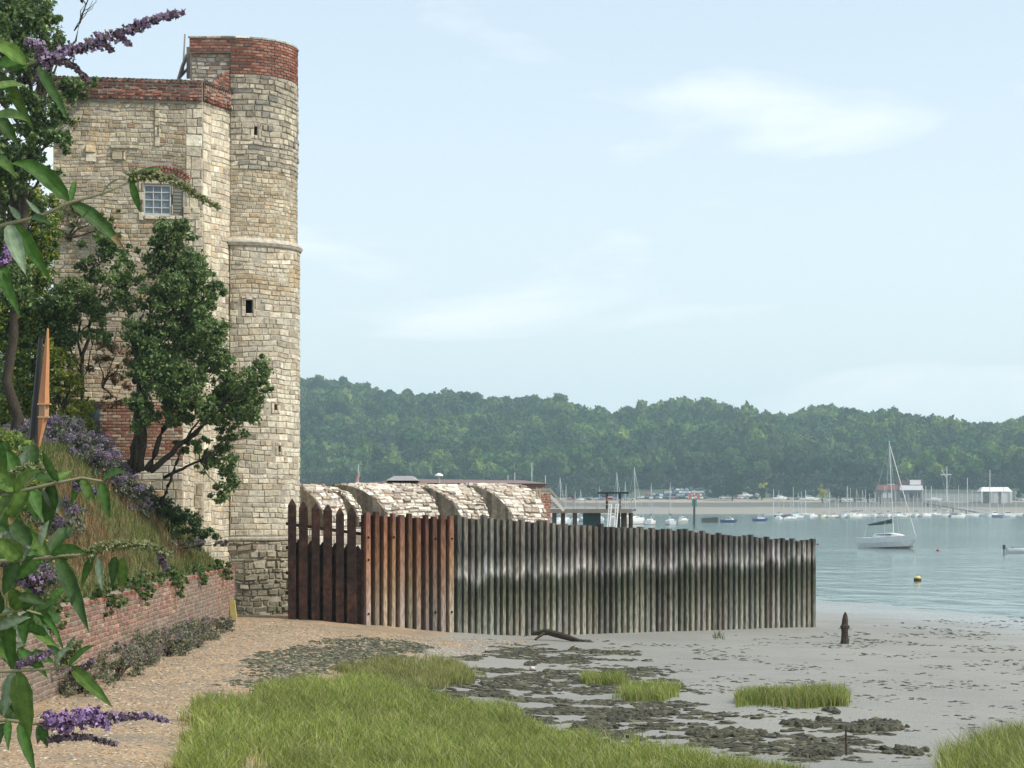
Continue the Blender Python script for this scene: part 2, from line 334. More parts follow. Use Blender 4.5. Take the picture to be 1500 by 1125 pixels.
# ---------------------------------------------------------------- foliage tools
def rand_unit(n, r=nr): v = r.normal(size=(n, 3)); return v / np.linalg.norm(v, axis=1, keepdims=True)
def leaf_cloud(cl, dens, size, cols, seed=0, thin=.35, flat=0.0, asp=.6):
    """cl: (x,y,z,rx,ry,rz[,weight]) ellipsoids; leaf-sized rhombic quads through each.  returns V,Q,col"""
    r = np.random.default_rng(seed); Vs, cs = [], []
    for c in cl:
        x, y, z, rx, ry, rz = c[:6]; wgt = c[6] if len(c) > 6 else 1
        n = int(dens * wgt * (rx * ry + ry * rz + rx * rz) / 3 * 4 * math.pi)
        # sub clumps give an uneven outline
        nb = max(6, int(n / 60)); u = rand_unit(nb, r) * (r.random((nb, 1)) ** .45)
        bc = u * np.array([rx, ry, rz]) ; br = min(rx, rz) * (.12 + .2 * r.random(nb))
        k = r.integers(0, nb, n); p = bc[k] + r.normal(size=(n, 3)) * (br[k] * .62)[:, None] * np.array([1, 1, .8])
        p += np.array([x, y, z])
        nv = rand_unit(n, r); nv[:, 2] = np.abs(nv[:, 2]) * (1 + flat) + flat; nv /= np.linalg.norm(nv, axis=1, keepdims=True)
        a = np.cross(nv, rand_unit(n, r)); a /= np.linalg.norm(a, axis=1, keepdims=True) + 1e-9; b = np.cross(nv, a)
        s = size * (.6 + .8 * r.random(n))[:, None]
        Vs.append(np.stack([p - a * s, p - b * s * asp + nv * s * .12, p + a * s, p + b * s * asp + nv * s * .12], 1).reshape(-1, 3))
        base = np.array(cols)[r.integers(0, len(cols), n)] * (.75 + .5 * r.random((n, 1))); ktone = (.8 + .4 * r.random(nb))[k][:, None]
        cs.append(base * ktone)
    V = np.concatenate(Vs); n = len(V) // 4
    return V, np.arange(n * 4).reshape(-1, 4), np.concatenate(cs)
DG = [(.10, .165, .045), (.135, .20, .06), (.07, .12, .035), (.19, .25, .08), (.085, .14, .04)]
YG = [(.14, .17, .03), (.10, .15, .03), (.17, .18, .035), (.08, .12, .03)]
MG = [(.09, .16, .035), (.12, .19, .05), (.07, .13, .035)]
def limb(mb, a, b, r0, r1, wob=.15, n=6, seed=1):
    r = random.Random(seed); a, b = Vector(a), Vector(b); pts, rad = [], []
    for i in range(n + 1):
        t = i / n; o = Vector((r.uniform(-1, 1), r.uniform(-1, 1), r.uniform(-.5, .5))) * wob * (b - a).length * .25 * (1 if 0 < i < n else 0)
        pts.append(a.lerp(b, t) + o); rad.append(r0 + (r1 - r0) * t)
    mb.tube(pts, rad, 7); return pts
def cl_px(lst, d, dj=1.0, seed=3):
    r = random.Random(seed); out_ = []
    for q in lst:
        px, py, rx, rz = q[:4]; dd = d + r.uniform(-dj, dj); k = dd / F; p = P(px, py, dd)
        out_.append((p.x, p.y, p.z, rx * k, (rx + rz) / 2 * k, rz * k) + tuple(q[4:5]))
    return out_
def tree(name, label, cat, base_stems, clusters, d, dens, size, cols, seed, r0=.09, group=None, dj=1.0, flat=0):
    cl = cl_px(clusters, d, dj, seed); b0 = Vector(base_stems[0][0])
    t = empty(name, b0, label, cat, group)
    mb = MB()
    for i, (a, b) in enumerate(base_stems): limb(mb, a, b, r0 * (1 if i == 0 else .75), r0 * .35, .1, 8, seed + i)
    r = random.Random(seed)
    tips = [Vector(b) for a, b in base_stems]
    for c in cl:
        cc = Vector(c[:3]); tp = min(tips, key=lambda q: (q - cc).length)
        st = tp.lerp(Vector(base_stems[tips.index(tp)][0]), r.uniform(0, .45)) if tp in tips[:len(base_stems)] else tp
        limb(mb, st, cc, r0 * .32, r0 * .08, .14, 6, r.randint(0, 999)); tips_ = cc
        for _ in range(5):
            e_ = cc + Vector((r.uniform(-1, 1) * c[3], r.uniform(-1, 1) * c[4], r.uniform(-.8, 1) * c[5])); limb(mb, cc.lerp(st, r.uniform(0, .3)), e_, r0 * .09, r0 * .03, .3, 4, r.randint(0, 999))
    mb.build('trunk', M['bark'], t, True)
    V, Q, cc = leaf_cloud(cl, dens, size, cols, seed, flat=flat)
    npmesh('crown', V, [Q], M['leaf'], cc, t)
    return t

# wooded hillside: crown prototypes placed in one far-off mass
import bmesh
def ico(sub):
    bm = bmesh.new(); bmesh.ops.create_icosphere(bm, subdivisions=sub, radius=1)
    V = np.array([v.co[:] for v in bm.verts]); T = np.array([[v.index for v in f.verts] for f in bm.faces]); bm.free(); return V, T
I1, T1 = ico(1); I2, T2 = ico(2); I3, T3 = ico(3)
def crown_proto(seed):
    r = np.random.default_rng(seed); V = I3.copy(); f = np.ones(len(V))
    for _ in range(16):
        c = rand_unit(1, r)[0]; dd = np.linalg.norm(V - c, axis=1); f += .26 * np.exp(-(dd / .38) ** 2) - .03
    for i, v in enumerate(V): f[i] += .16 * noise.noise(Vector(v * 3.2 + seed)) + .1 * noise.noise(Vector(v * 8 + seed))
    V = V * f[:, None] * .85
    n = 150; u = rand_unit(n, r); u[:, 2] = np.abs(u[:, 2]) * 1.1 - .25
    idx = np.argmax(u @ I3.T, axis=1); p = V[idx] * (1.0 + .13 * r.random((n, 1)))
    nv = rand_unit(n, r); a = np.cross(nv, rand_unit(n, r)); a /= np.linalg.norm(a, axis=1, keepdims=True); b = np.cross(nv, a); s = .09 + .07 * r.random((n, 1))
    LV = np.stack([p - a * s, p - b * s, p + a * s, p + b * s], 1).reshape(-1, 3)
    return V, LV
protos = [crown_proto(i) for i in range(7)]
WOODC = [(.036, .08, .03), (.048, .095, .034), (.030, .066, .03), (.065, .11, .04), (.045, .078, .042), (.085, .13, .045)]
def wood():
    r = np.random.default_rng(5); VV, TT, QQ, ct, cq = [], [], [], [], []; off = 0
    sp = 8.2
    for yi in np.arange(1056, 1425, sp):
        for xi in np.arange(-300 - (yi - 1062) * .1, 470 + (yi - 1062) * .25, sp):
            x = xi + r.uniform(-.5, .5) * sp; y = yi + r.uniform(-.5, .5) * sp
            px = 750 + x / y * F
            if yi < 1085 and not (r.random() < .9): continue
            # a gap on the skyline and the small field in it
            if y > 1385 and 838 < px < 915: continue
            big = (.85 + .75 * float(vnoise(x * .03, y * .03, 4)) + r.uniform(-.25, .35)) * (1 if y < 1340 else .78)
            rad = 4.6 * big; hz = rad * r.uniform(.85, 1.3)
            z = float(far_z(x, y)); zc = z + hz * 1.15 + r.uniform(0, 2.5)
            pv, lv = protos[r.integers(0, 7)]; an = r.uniform(0, 6.28); cs, sn = math.cos(an), math.sin(an)
            Rm = np.array([[cs, sn, 0], [-sn, cs, 0], [0, 0, 1]]) * np.array([[rad, rad, hz]])
            A = pv @ Rm + (x, y, zc); B = lv @ Rm + (x, y, zc)
            VV.append(A); TT.append(T3 + off); off += len(A); VV.append(B); QQ.append(np.arange(len(B)).reshape(-1, 4) + off); off += len(B)
            c = np.array(WOODC[r.integers(0, 6)]) * r.uniform(.75, 1.3)
            if float(vnoise(x * .02 + 9, y * .02, 11)) > .58: c = c * np.array([1.9, 1.65, 1.1])
            ct.append(np.tile(c, (len(T3), 1))); cq.append(c * (.75 + .6 * r.random((len(B) // 4, 1))))
    o = npmesh('woodland', np.concatenate(VV), [np.concatenate(TT), np.concatenate(QQ)], M['farleaf'], np.concatenate(ct + cq), smooth=False)
    tag(o, 'dense green woodland covering the whole hillside across the river', 'woodland', kind='stuff')
wood()

# ---------------------------------------------------------------- masonry: every stone and brick is a real raised block
def stones(mapf, u0, u1, v0, v1, ch, cw, colf, seed, gap=.010, dep=(.004, .022), skip=None, offs=0, jit=.2, base=0.0):
    """courses of blocks on the surface mapf(u, v, depth) -> (n,3)."""
    r = np.random.default_rng(seed); U0, U1, W0, W1 = [], [], [], []; v = v0; row = 0
    while v < v1 - .02:
        h = r.uniform(*ch) if ch[1] > ch[0] else ch[0]
        h = min(h, v1 - v)
        wmul = r.uniform(.8, 1.25) if cw[1] > cw[0] else 1
        u = u0 - (r.uniform(0, cw[1]) if cw[1] > cw[0] else (cw[0] / 2 if row % 2 else 0))
        while u < u1:
            w_ = (r.uniform(*cw) * wmul) if cw[1] > cw[0] else cw[0]
            a, b = max(u, u0), min(u + w_, u1)
            if b - a > .03 and not (skip and skip((a + b) / 2, v + h / 2, b - a, h)):
                U0.append(a); U1.append(b); W0.append(v); W1.append(v + h)
            u += w_
        v += h; row += 1
    U0, U1, W0, W1 = map(np.array, (U0, U1, W0, W1)); n = len(U0); g = gap / 2
    jw = (U1 - U0) * jit * .25; jh = (W1 - W0) * jit * .5
    cu = [U0 + g, U1 - g, U1 - g, U0 + g]; cv = [W0 + g, W0 + g, W1 - g, W1 - g]
    J = r.uniform(-.5, .5, (n, 4, 2)) if jit else np.zeros((n, 4, 2)); d = r.uniform(dep[0], dep[1], n) + base
    Vs = []
    if jit >= .2:
        mf0 = mapf
        def mapf(U, W, D, mf0=mf0):
            e = np.clip((W - v0) / .15, 0, 1) * np.clip((v1 - W) / .15, 0, 1) * min(1, (v1 - v0))
            return mf0(U, W + e * .14 * (fbm(U * .9 + seed, W * .7, 91, 3) - .5) + e * .05 * (vnoise(U * 3.1, W * 2.0 + seed, 7) - .5), D)
    for k in range(4): Vs.append(mapf(cu[k] + J[:, k, 0] * jw * .6, cv[k] + J[:, k, 1] * jh * .6, np.full(n, base - .004)))
    bev = np.minimum(.018, (W1 - W0) * .14) if jit else np.full(n, .003)
    for k, (su, sv) in enumerate(((1, 1), (-1, 1), (-1, -1), (1, -1))):
        tilt = d * (1 + (r.uniform(-.3, .3, n) if jit else 0))
        Vs.append(mapf(cu[k] + su * bev + J[:, k, 0] * jw * .6, cv[k] + sv * bev + J[:, k, 1] * jh * .6, tilt))
    V = np.stack(Vs, 1).reshape(-1, 3); o = np.arange(n)[:, None] * 8
    Q = np.stack([o + np.array(q) for q in ((4, 5, 6, 7), (0, 1, 5, 4), (1, 2, 6, 5), (2, 3, 7, 6), (3, 0, 4, 7))], 1).reshape(-1, 4)
    col = colf((U0 + U1) / 2, (W0 + W1) / 2, r)
    return V, Q, np.repeat(col, 5, axis=0)
def join(parts):
    V, Q, Cc, off = [], [], [], 0
    for v, q, c in parts: V.append(v); Q.append(q + off); Cc.append(c); off += len(v)
    return np.concatenate(V), np.concatenate(Q), np.concatenate(Cc)
def quadsheet(mapf, u0, u1, v0, v1, nu, nv, d=0.0, col=(.23, .2, .15)):
    us, vs = np.linspace(u0, u1, nu + 1), np.linspace(v0, v1, nv + 1); U, W = np.meshgrid(us, vs)
    V = mapf(U.ravel(), W.ravel(), np.full(U.size, d)); i = (np.arange(nv)[:, None] * (nu + 1) + np.arange(nu)[None]).ravel()
    Q = np.stack([i, i + 1, i + nu + 2, i + nu + 1], 1); return V, Q, np.tile(np.array(col), (len(Q), 1))
def plane_map(a, b):
    a, b = np.array(a, dtype=float), np.array(b, dtype=float); u = (b - a) / np.linalg.norm(b - a); n = np.array([u[1], -u[0]])
    return lambda U, W, D: np.stack([a[0] + u[0] * U + n[0] * D, a[1] + u[1] * U + n[1] * D, W], 1), float(np.linalg.norm(b - a))
def palette(pal, wts, var=.13, band=None):
    pal = np.array(pal) * np.array([1.05, 1.02, .965]); wts = np.array(wts, dtype=float); wts /= wts.sum()
    def f(U, W, r):
        c = pal[r.choice(len(pal), len(U), p=wts)] * (1 + var * r.normal(size=(len(U), 1)))
        c = c * (.66 + .44 * fbm(U * .7 + 31, W * .7 + 17, 21) + .3 * fbm(U * 2.5 + 3, W * 1.1, 28))[:, None]
        if band is not None: c = band(c, U, W, r)
        return np.clip(c, .02, .8)
    return f
RUBBLE = palette([(.36, .305, .22), (.41, .36, .27), (.30, .245, .165), (.34, .31, .245), (.45, .40, .31), (.36, .27, .17)], [4, 4, 3, 3, 2, 2])
PALE = palette([(.46, .41, .32), (.52, .47, .38), (.40, .345, .26), (.43, .40, .32), (.48, .38, .25)], [4, 3, 3, 3, 1])
QUOIN = palette([(.45, .40, .31), (.50, .45, .36), (.40, .35, .27)], [3, 2, 2])
BRICK = palette([(.23, .095, .065), (.28, .13, .095), (.18, .08, .06), (.31, .17, .13), (.14, .085, .07)], [4, 4, 3, 2, 1])
BRICKD = palette([(.20, .085, .06), (.26, .11, .08), (.14, .07, .055), (.16, .10, .085)], [3, 3, 2, 2])

AL, AC, BE = (-11.8, 56.2), (-8.04, 56.8), (-7.47, 58.2)
CX, CY, TR = -7.48, 59.7, 1.6
castle = empty('stone_castle', (-10, 58, 3), 'weathered ragstone castle with a tall round stair turret and red brick parapets', 'castle')
castle['label'] = 'weathered ragstone castle with a tall round stair turret and red brick parapets'
mA, lA = plane_map(AL, AC); mB, lB = plane_map(AC, BE)
def uA(px, d=56.6): return lA - (AC[0] - X_(px, d)) / math.cos(math.atan2(.6, 3.76))
WU0, WU1, WZ0, WZ1 = uA(211), uA(250), Z_(315, 56.6), Z_(270, 56.6)
def skipA(u, v, w_, h):
    if WU0 - .1 < u < WU1 + .38 and WZ0 - .08 < v < WZ1 + .12: return True
    uc = (WU0 + WU1) / 2
    dx, dz = u - uc - .1, v - (WZ1 - .55); rr = math.hypot(dx, dz)
    return .82 < rr < 1.12 and dz > .35
TOPA = 13.47
MR = {}
def coat(name, mats, sheet, blocks, parent):
    """blocks in stone over the mortar bed: one mesh, two materials"""
    V, Q, c = join(sheet + blocks); ns = sum(len(q) for _, q, _ in sheet)
    return npmesh(name, V, [Q], mats, c, parent, fmat=np.array([0] * ns + [1] * (len(Q) - ns)))
# main face and oblique corner face
shA = [quadsheet(mA, 0, WU0 - .02, 0, TOPA, 4, 4), quadsheet(mA, WU1 + .3, lA, 0, TOPA, 2, 4), quadsheet(mA, WU0 - .02, WU1 + .3, 0, WZ0, 1, 1), quadsheet(mA, WU0 - .02, WU1 + .3, WZ1, TOPA, 1, 1)]
blk = [stones(mA, 0, lA - .44, 0, 8.2, (.08, .16), (.11, .36), RUBBLE, 1, skip=skipA), stones(mA, 0, lA - .44, 8.2, TOPA, (.075, .14), (.10, .32), RUBBLE, 2, skip=skipA),
       stones(mA, lA - .44, lA, 0, TOPA, (.16, .34), (.24, .46), QUOIN, 3, dep=(.012, .03))]
coat('wall', [M['mortar'], M['stone']], shA, blk, castle)
coat('corner_wall', [M['mortar'], M['stone']], [quadsheet(mB, 0, lB, 0, TOPA, 1, 4)], [stones(mB, 0, .42, 0, TOPA, (.16, .34), (.24, .46), QUOIN, 4, dep=(.012, .03)), stones(mB, .42, lB, 0, TOPA, (.11, .19), (.2, .45), PALE, 5)], castle)
# body of the block behind the faces
mb = MB()
for z0, z1 in ((0, 13.4),):
    r0 = [(-11.78, 56.35), (-8.06, 56.95), (-7.5, 58.3), (-7.5, 72), (-11.78, 72)]
    mb.loft([[(x, y, z0) for x, y in r0], [(x, y, z1) for x, y in r0]])
mb.build('wall', M['mortar'], castle)
# brick parapet with dentil courses and coping
def parapet(mf, l, name, seed, z0=13.47, z1=14.0, top2=None):
    sh = [quadsheet(mf, 0, l, z0, z1, 1, 1, .05)]
    b = [stones(mf, 0, l, z0 + .15, z1 - .12, (.08, .08), (.23, .23), BRICKD if seed == 1 else BRICK, seed, gap=.012, dep=(.008, .014), jit=.03, base=.05),
         stones(mf, 0, l, z0 - .03, z0 + .07, (.1, .1), (.115, .115), BRICKD, seed + 1, gap=.02, dep=(.10, .11), jit=.03, base=.0),
         stones(mf, 0, l, z0 + .07, z0 + .15, (.08, .08), (.23, .23), BRICK, seed + 2, gap=.012, dep=(.06, .07), jit=.03, base=.02),
         stones(mf, 0, l, z1 - .12, z1 - .03, (.09, .09), (.115, .115), BRICKD, seed + 3, gap=.02, dep=(.10, .11), jit=.03, base=.0),
         stones(mf, 0, l, z1 - .03, z1 + .02, (.05, .05), (.11, .11), palette([(.22, .2, .18), (.3, .27, .24)], [1, 1]), seed + 4, gap=.02, dep=(.06, .12), jit=.05, base=.0)]
    return coat(name, [M['bmortar'], M['brick']], sh, b, castle)
parapet(mA, lA, 'parapet', 1); parapet(mB, lB, 'parapet', 11)
mb = MB()
mb.loft([[(-11.8, 56.16, z), (-8.05, 56.76, z), (-7.45, 58.2, z), (-7.45, 58.9, z), (-8.6, 57.6, z), (-11.8, 57.1, z)] for z in (13.38, 14.0)]); mb.build('parapet_core', M['bmortar'], castle)
# ramp of brick stepping up to the turret above the corner parapet
mb = MB(); bb = [stones(mB, lB - .95 + .14 * k, lB, 14.02 + .085 * k, 14.1 + .085 * k, (.08, .08), (.23, .23), BRICK, 60 + k, gap=.012, dep=(.0, .006), jit=.02) for k in range(7)]
coat('parapet_ramp', [M['bmortar'], M['brick']], [quadsheet(lambda U, W, D: mB(U, W, D - .12), lB - .3, lB, 14, 14.5, 1, 1)], bb, castle)

# turret: round front with a flat shoulder to the left
def turret_map(rad, zt=None):
    fl = 1.25                                             # flat part runs left from the frontmost point
    def f(U, W, D):
        U = np.asarray(U, dtype=float); rr = rad + D; th = np.clip(U, 0, None) / rad
        x = np.where(U < 0, CX + U, CX + rr * np.sin(th)); y = np.where(U < 0, CY - rr, CY - rr * np.cos(th))
        return np.stack([x, y, W], 1)
    return f
T1m, T2m = turret_map(TR), turret_map(TR + .06)
arc = TR * 2.5
def upx(px, z=None):                                      # arc length on the turret seen at column px
    X = X_(px, CY - TR * .8); return TR * math.asin(max(-1, min(1, (X - CX) / TR)))
STR = 9.98
slits = [(upx(376), Z_(199.5, 58.4), Z_(187, 58.4), .05), (upx(367), Z_(460, 58.4), Z_(441, 58.4), .095), (upx(403), Z_(601, 58.6), Z_(593, 58.6), .05), (upx(408), Z_(662, 58.6), Z_(653, 58.6), .045)]
def skipT(u, v, w_, h):
    for su, a, b, hw in slits:
        if abs(u - su) < hw + .07 + w_ * .25 and a - .04 - h * .3 < v < b + .04 + h * .3: return True
    return False
def bandT(c, U, W, r):
    k = np.exp(-((W - 9.2) / .55) ** 2) * (fbm(U * 1.2, W * 1.5, 77) > .42)
    c = c * (1 - .75 * k[:, None]) + np.array([.34, .24, .12]) * .75 * k[:, None] * (.8 + .5 * r.random((len(U), 1)))
    return c
def bandL(c, U, W, r):
    k = np.clip((2.0 - W) / 1.8, 0, 1) * (.4 + .9 * (fbm(U * 1.1, W * 1.3, 55)))
    return c * (1 - k[:, None]) + np.array([.11, .115, .075]) * k[:, None]
def tsheet(mf, u0, u1, z0, z1, nu=30, nv=2):
    """mortar bed that leaves the slits open"""
    us = [u0]; out_ = []
    for su, a, b, hw in sorted(slits): 
        if z0 < a < z1: us += [su - hw, su + hw]
    us.append(u1); us = sorted(us)
    for a_, b_ in zip(us, us[1:]):
        hit = [s for s in slits if z0 < s[1] < z1 and abs((a_ + b_) / 2 - s[0]) < s[3] * .9]
        n_ = max(1, int((b_ - a_) / .16))
        if hit:
            s = hit[0]; out_ += [quadsheet(mf, a_, b_, z0, s[1], n_, 1), quadsheet(mf, a_, b_, s[2], z1, n_, 1)]
        else: out_.append(quadsheet(mf, a_, b_, z0, z1, n_, nv))
    return out_
sh = tsheet(T1m, -.02, arc, STR, 14.44) + tsheet(T2m, -.02, arc, 0, 5.0) + tsheet(T2m, -.02, arc, 5.0, STR)
bl = [stones(T1m, -.02, arc, STR + .04, 11.9, (.09, .14), (.12, .3), RUBBLE, 21, skip=skipT), stones(T1m, -.02, arc, 11.9, 14.44, (.11, .17), (.15, .4), palette([(.34, .31, .25), (.28, .25, .2), (.42, .38, .3), (.2, .19, .17)], [3, 3, 3, 1]), 22, skip=skipT, dep=(.015, .05)),
      stones(T2m, -.02, arc, 2.15, STR - .1, (.10, .2), (.15, .42), palette([(.46, .42, .33), (.54, .50, .41), (.38, .33, .25), (.44, .41, .34)], [4, 3, 3, 3], band=bandT), 23, skip=skipT, dep=(.008, .03)),
      stones(T2m, -.6, arc, 0, 2.02, (.08, .2), (.12, .4), palette([(.36, .33, .25), (.42, .38, .30), (.27, .23, .17)], [3, 3, 2], band=bandL), 24, dep=(.0, .09), gap=.025, jit=.7)]
coat('turret', [M['mortar'], M['stone']], sh, bl, castle)
# weathered ledge and string course
def ring(mf, prof, name, m, u0=-.05, col=(.45, .41, .33)):
    us = np.linspace(u0, arc, 40); rows = [mf(us, np.full(40, z), np.full(40, d)) for z, d in prof]
    V = np.concatenate(rows); Q = []
    for k in range(len(prof) - 1):
        i = np.arange(39) + k * 40; Q.append(np.stack([i, i + 1, i + 41, i + 40], 1))
    Q = np.concatenate(Q); return npmesh(name, V, [Q], m, np.tile(np.array(col), (len(Q), 1)), castle, smooth=False)
ring(T1m, [(STR - .12, -.02), (STR - .10, .12), (STR - .02, .16), (STR + .03, .14), (STR + .12, -.01)], 'string_course', M['stone'])
ring(T2m, [(2.02, -.02), (2.03, .035), (2.08, .04), (2.12, -.01)], 'plinth_course', M['stone'], -.1, (.36, .33, .26))
# brick head of the turret with flat shoulder and coping
hb = [stones(T1m, 0, arc, 14.44, 15.38, (.08, .08), (.22, .22), BRICK, 31, gap=.012, dep=(.02, .028), jit=.03),
      stones(T1m, -1.1, 0, 15.02, 15.38, (.08, .08), (.22, .22), BRICK, 32, gap=.012, dep=(.02, .028), jit=.03),
      stones(T1m, -1.06, 0, 14.0, 15.0, (.09, .13), (.18, .3), palette([(.42, .38, .33), (.30, .2, .15), (.5, .46, .4), (.3, .27, .22)], [3, 2, 2, 3]), 33, gap=.012, dep=(.01, .03), jit=.2, base=-.1),
      stones(T1m, -1.14, arc, 15.38, 15.45, (.07, .07), (.3, .5), palette([(.42, .40, .36), (.33, .3, .26)], [1, 1]), 34, gap=.01, dep=(.03, .06), jit=.3)]
coat('turret_head', [M['bmortar'], M['brick']], [quadsheet(T1m, 0, arc, 14.44, 15.44, 24, 1), quadsheet(T1m, -1.1, 0, 15.0, 15.44, 1, 1), quadsheet(T1m, -1.1, 0, 13.6, 15.0, 1, 1, -.1)], hb, castle)
mb = MB(); poly = [(CX - 1.1, CY - TR + .14), (CX - .02, CY - TR + .14)] + [(CX + (TR - .03) * math.sin(t), CY - (TR - .03) * math.cos(t)) for t in np.linspace(0, 2.5, 20)] + [(CX - 1.1, CY + 1.2)]
mb.loft([[(x, y, 13.9) for x, y in poly], [(x, y, 15.40) for x, y in poly]]); mb.build('turret_core', M['bmortar'], castle)
# slit openings: a dark shaft behind the face, with dressed stone round it
for su, a, b, hw in slits:
    mf = T1m if a > STR else T2m; mb = MB()
    q = mf(np.array([su - hw - .02, su + hw + .02, su + hw + .02, su - hw - .02]), np.array([a - .02, a - .02, b + .02, b + .02]), np.full(4, -.22))
    f_ = mf(np.array([su - hw - .0, su + hw + .0, su + hw + .0, su - hw - .0]), np.array([a, a, b, b]), np.full(4, -.004))
    i = [mb.v(p) for p in q]; j = [mb.v(p) for p in f_]; mb.f(i, m=1)
    for k in range(4): mb.f([j[k], j[(k + 1) % 4], i[(k + 1) % 4], i[k]], (.3, .27, .2), 0)
    s = mb.build('arrow_slit', [M['stone'], M['void']], castle)
    parts = [stones(mf, su - hw - .11, su - hw, a - .1, b + .1, (.2, .3), (.11, .11), QUOIN, int(a * 10), dep=(.02, .03)), stones(mf, su + hw, su + hw + .11, a - .1, b + .1, (.2, .3), (.11, .11), QUOIN, int(a * 11), dep=(.02, .03)),
             stones(mf, su - hw, su + hw, b, b + .1, (.1, .1), (hw * 2, hw * 2), QUOIN, int(a * 12), dep=(.02, .03)), stones(mf, su - hw, su + hw, a - .1, a, (.1, .1), (hw * 2, hw * 2), QUOIN, int(a * 13), dep=(.02, .03))]
    V, Q, c = join(parts); npmesh('surround', V, [Q], M['stone'], c, s)
# window with glazing bars, dressed jambs, grey shutter and brick relieving arch
fr = MB(); white = (.50, .50, .46)
def mbquad(mb, u0, u1, z0, z1, d0, d1, col, m=0, mf=mA):
    U = np.array([u0, u1, u1, u0, u0, u1, u1, u0]); W = np.array([z0, z0, z1, z1] * 2); D = np.array([d0] * 4 + [d1] * 4)
    ids = [mb.v(p) for p in mf(U, W, D)]
    for q in ((3, 2, 1, 0), (4, 5, 6, 7), (0, 1, 5, 4), (1, 2, 6, 5), (2, 3, 7, 6), (3, 0, 4, 7)): mb.f([ids[k] for k in q], col, m)
uw = WU1 - WU0; zh = WZ1 - WZ0
for a, b in ((0, .05), (.95, 1)): mbquad(fr, WU0 + uw * a, WU0 + uw * b, WZ0, WZ1, -.12, -.02, white)
for a, b in ((0, .06), (.94, 1)): mbquad(fr, WU0 + uw * .05, WU0 + uw * .95, WZ0 + zh * a, WZ0 + zh * b, -.118, -.022, white)
for k in (1, 2): mbquad(fr, WU0 + uw * (.05 + .3 * k) - .012, WU0 + uw * (.05 + .3 * k) + .012, WZ0 + zh * .06, WZ0 + zh * .94, -.10, -.04, white)
for k in (1, 2, 3): mbquad(fr, WU0 + uw * .05, WU0 + uw * .95, WZ0 + zh * k / 4 - .012, WZ0 + zh * k / 4 + .012, -.098, -.042, white)
win = fr.build('window', M['plain'], castle)
g = MB(); mbquad(g, WU0, WU1, WZ0, WZ1, -.3, -.075, (1, 1, 1)); g.build('pane', M['glass'], win)
g = MB(); mbquad(g, WU1 + .04, WU1 + .29, WZ0 - .05, WZ1, -.06, -.03, (.17, .165, .13))
for k in range(9): mbquad(g, WU1 + .06, WU1 + .27, WZ0 + .0 + k * zh / 9, WZ0 + .05 + k * zh / 9, -.03, -.018, (.2, .195, .16))
g.build('shutter', M['plain'], castle)
js = [stones(mA, WU0 - .14, WU0, WZ0 - .15, WZ1 + .05, (.2, .3), (.14, .14), QUOIN, 70, dep=(.04, .05)), stones(mA, WU1 + .3, WU1 + .75, WZ0 - .12, WZ0 + .24, (.18, .18), (.45, .45), QUOIN, 71, dep=(.04, .05)), stones(mA, WU1, WU1 + .05, WZ0, WZ1, (.25, .25), (.05, .05), QUOIN, 75, dep=(.01, .02)),
      stones(mA, WU0, WU1 + .3, WZ0 - .12, WZ0, (.12, .12), (.4, .4), QUOIN, 72, dep=(.05, .07)), stones(mA, WU0, WU1 + .3, WZ1, WZ1 + .1, (.1, .1), (.5, .5), QUOIN, 73, dep=(.02, .03))]
V, Q, c = join(js); npmesh('window_surround', V, [Q], M['stone'], c, castle)
uc = (WU0 + WU1) / 2 + .12; zc_ = WZ1 - .62
def archmap(U, W, D): return mA(uc + (.92 + W) * np.sin(U), zc_ + (.92 + W) * np.cos(U), D)
V, Q, c = stones(archmap, -.62, .8, 0, .22, (.105, .105), (.085, .085), BRICK, 74, gap=.012, dep=(.05, .06), jit=.02); npmesh('brick_arch', V, [Q], M['brick'], c, castle)
# narrow pale patches: old quoin lines and a blocked opening in the main face
js = []
for px0, px1, py0, py1, sd_ in ((226, 234, 150, 215, 80), (128, 143, 215, 240, 81), (163, 205, 214, 219, 82), (165, 185, 221, 236, 83), (95, 110, 180, 216, 84), (297, 305, 320, 345, 85)):
    V, Q, c = stones(mA, min(uA(px0), lA - .2), min(uA(px1), lA - .05), Z_(py1, 56.6), Z_(py0, 56.6), (.2, .3), (.3, .5), PALE, sd_, dep=(.045, .06)); npmesh('patched_stone', V, [Q], M['stone'], c, castle)
# lower brick and plaster bay at the foot of the main face
mL, lL = plane_map((X_(118, 54.6), 54.6), (X_(268, 54.9), 54.9)); bz0, bz1 = 3.6, Z_(588, 54.7)
def skipL(u, v, w_, h): return (.15 < u < .5 and v > bz1 - .95)
bl = [stones(mL, 0, lL, bz0 + .5, bz1, (.08, .08), (.22, .22), palette([(.34, .17, .12), (.28, .13, .095), (.40, .33, .26), (.36, .24, .18)], [3, 3, 2, 3]), 90, gap=.012, dep=(.01, .016), jit=.03, skip=skipL), stones(mL, 1.0, lL, bz0, bz0 + .5, (.14, .24), (.25, .45), palette([(.55, .52, .46), (.45, .42, .36)], [1, 1]), 91)]
bl += [stones(mL, 0, lL, 2.7, bz0, (.14, .24), (.2, .45), PALE, 92)]
mS, lS = plane_map((X_(268, 54.9), 54.9), (X_(268, 54.9), 56.9)); bl.append(stones(mS, 0, lS, 2.7, bz1, (.12, .2), (.2, .4), PALE, 93))
coat('brick_bay', [M['bmortar'], M['brick']], [quadsheet(mL, 0, lL, bz0 - .9, bz1, 2, 2, 0)], bl, castle)
mb = MB(); mb.loft([[(X_(118, 54.6), 54.62, z), (X_(268, 54.9), 54.92, z), (X_(268, 54.9), 57, z), (X_(118, 54.6), 57, z)] for z in (2.8, bz1 - .01)]); mb.build('brick_bay', M['bmortar'], castle)
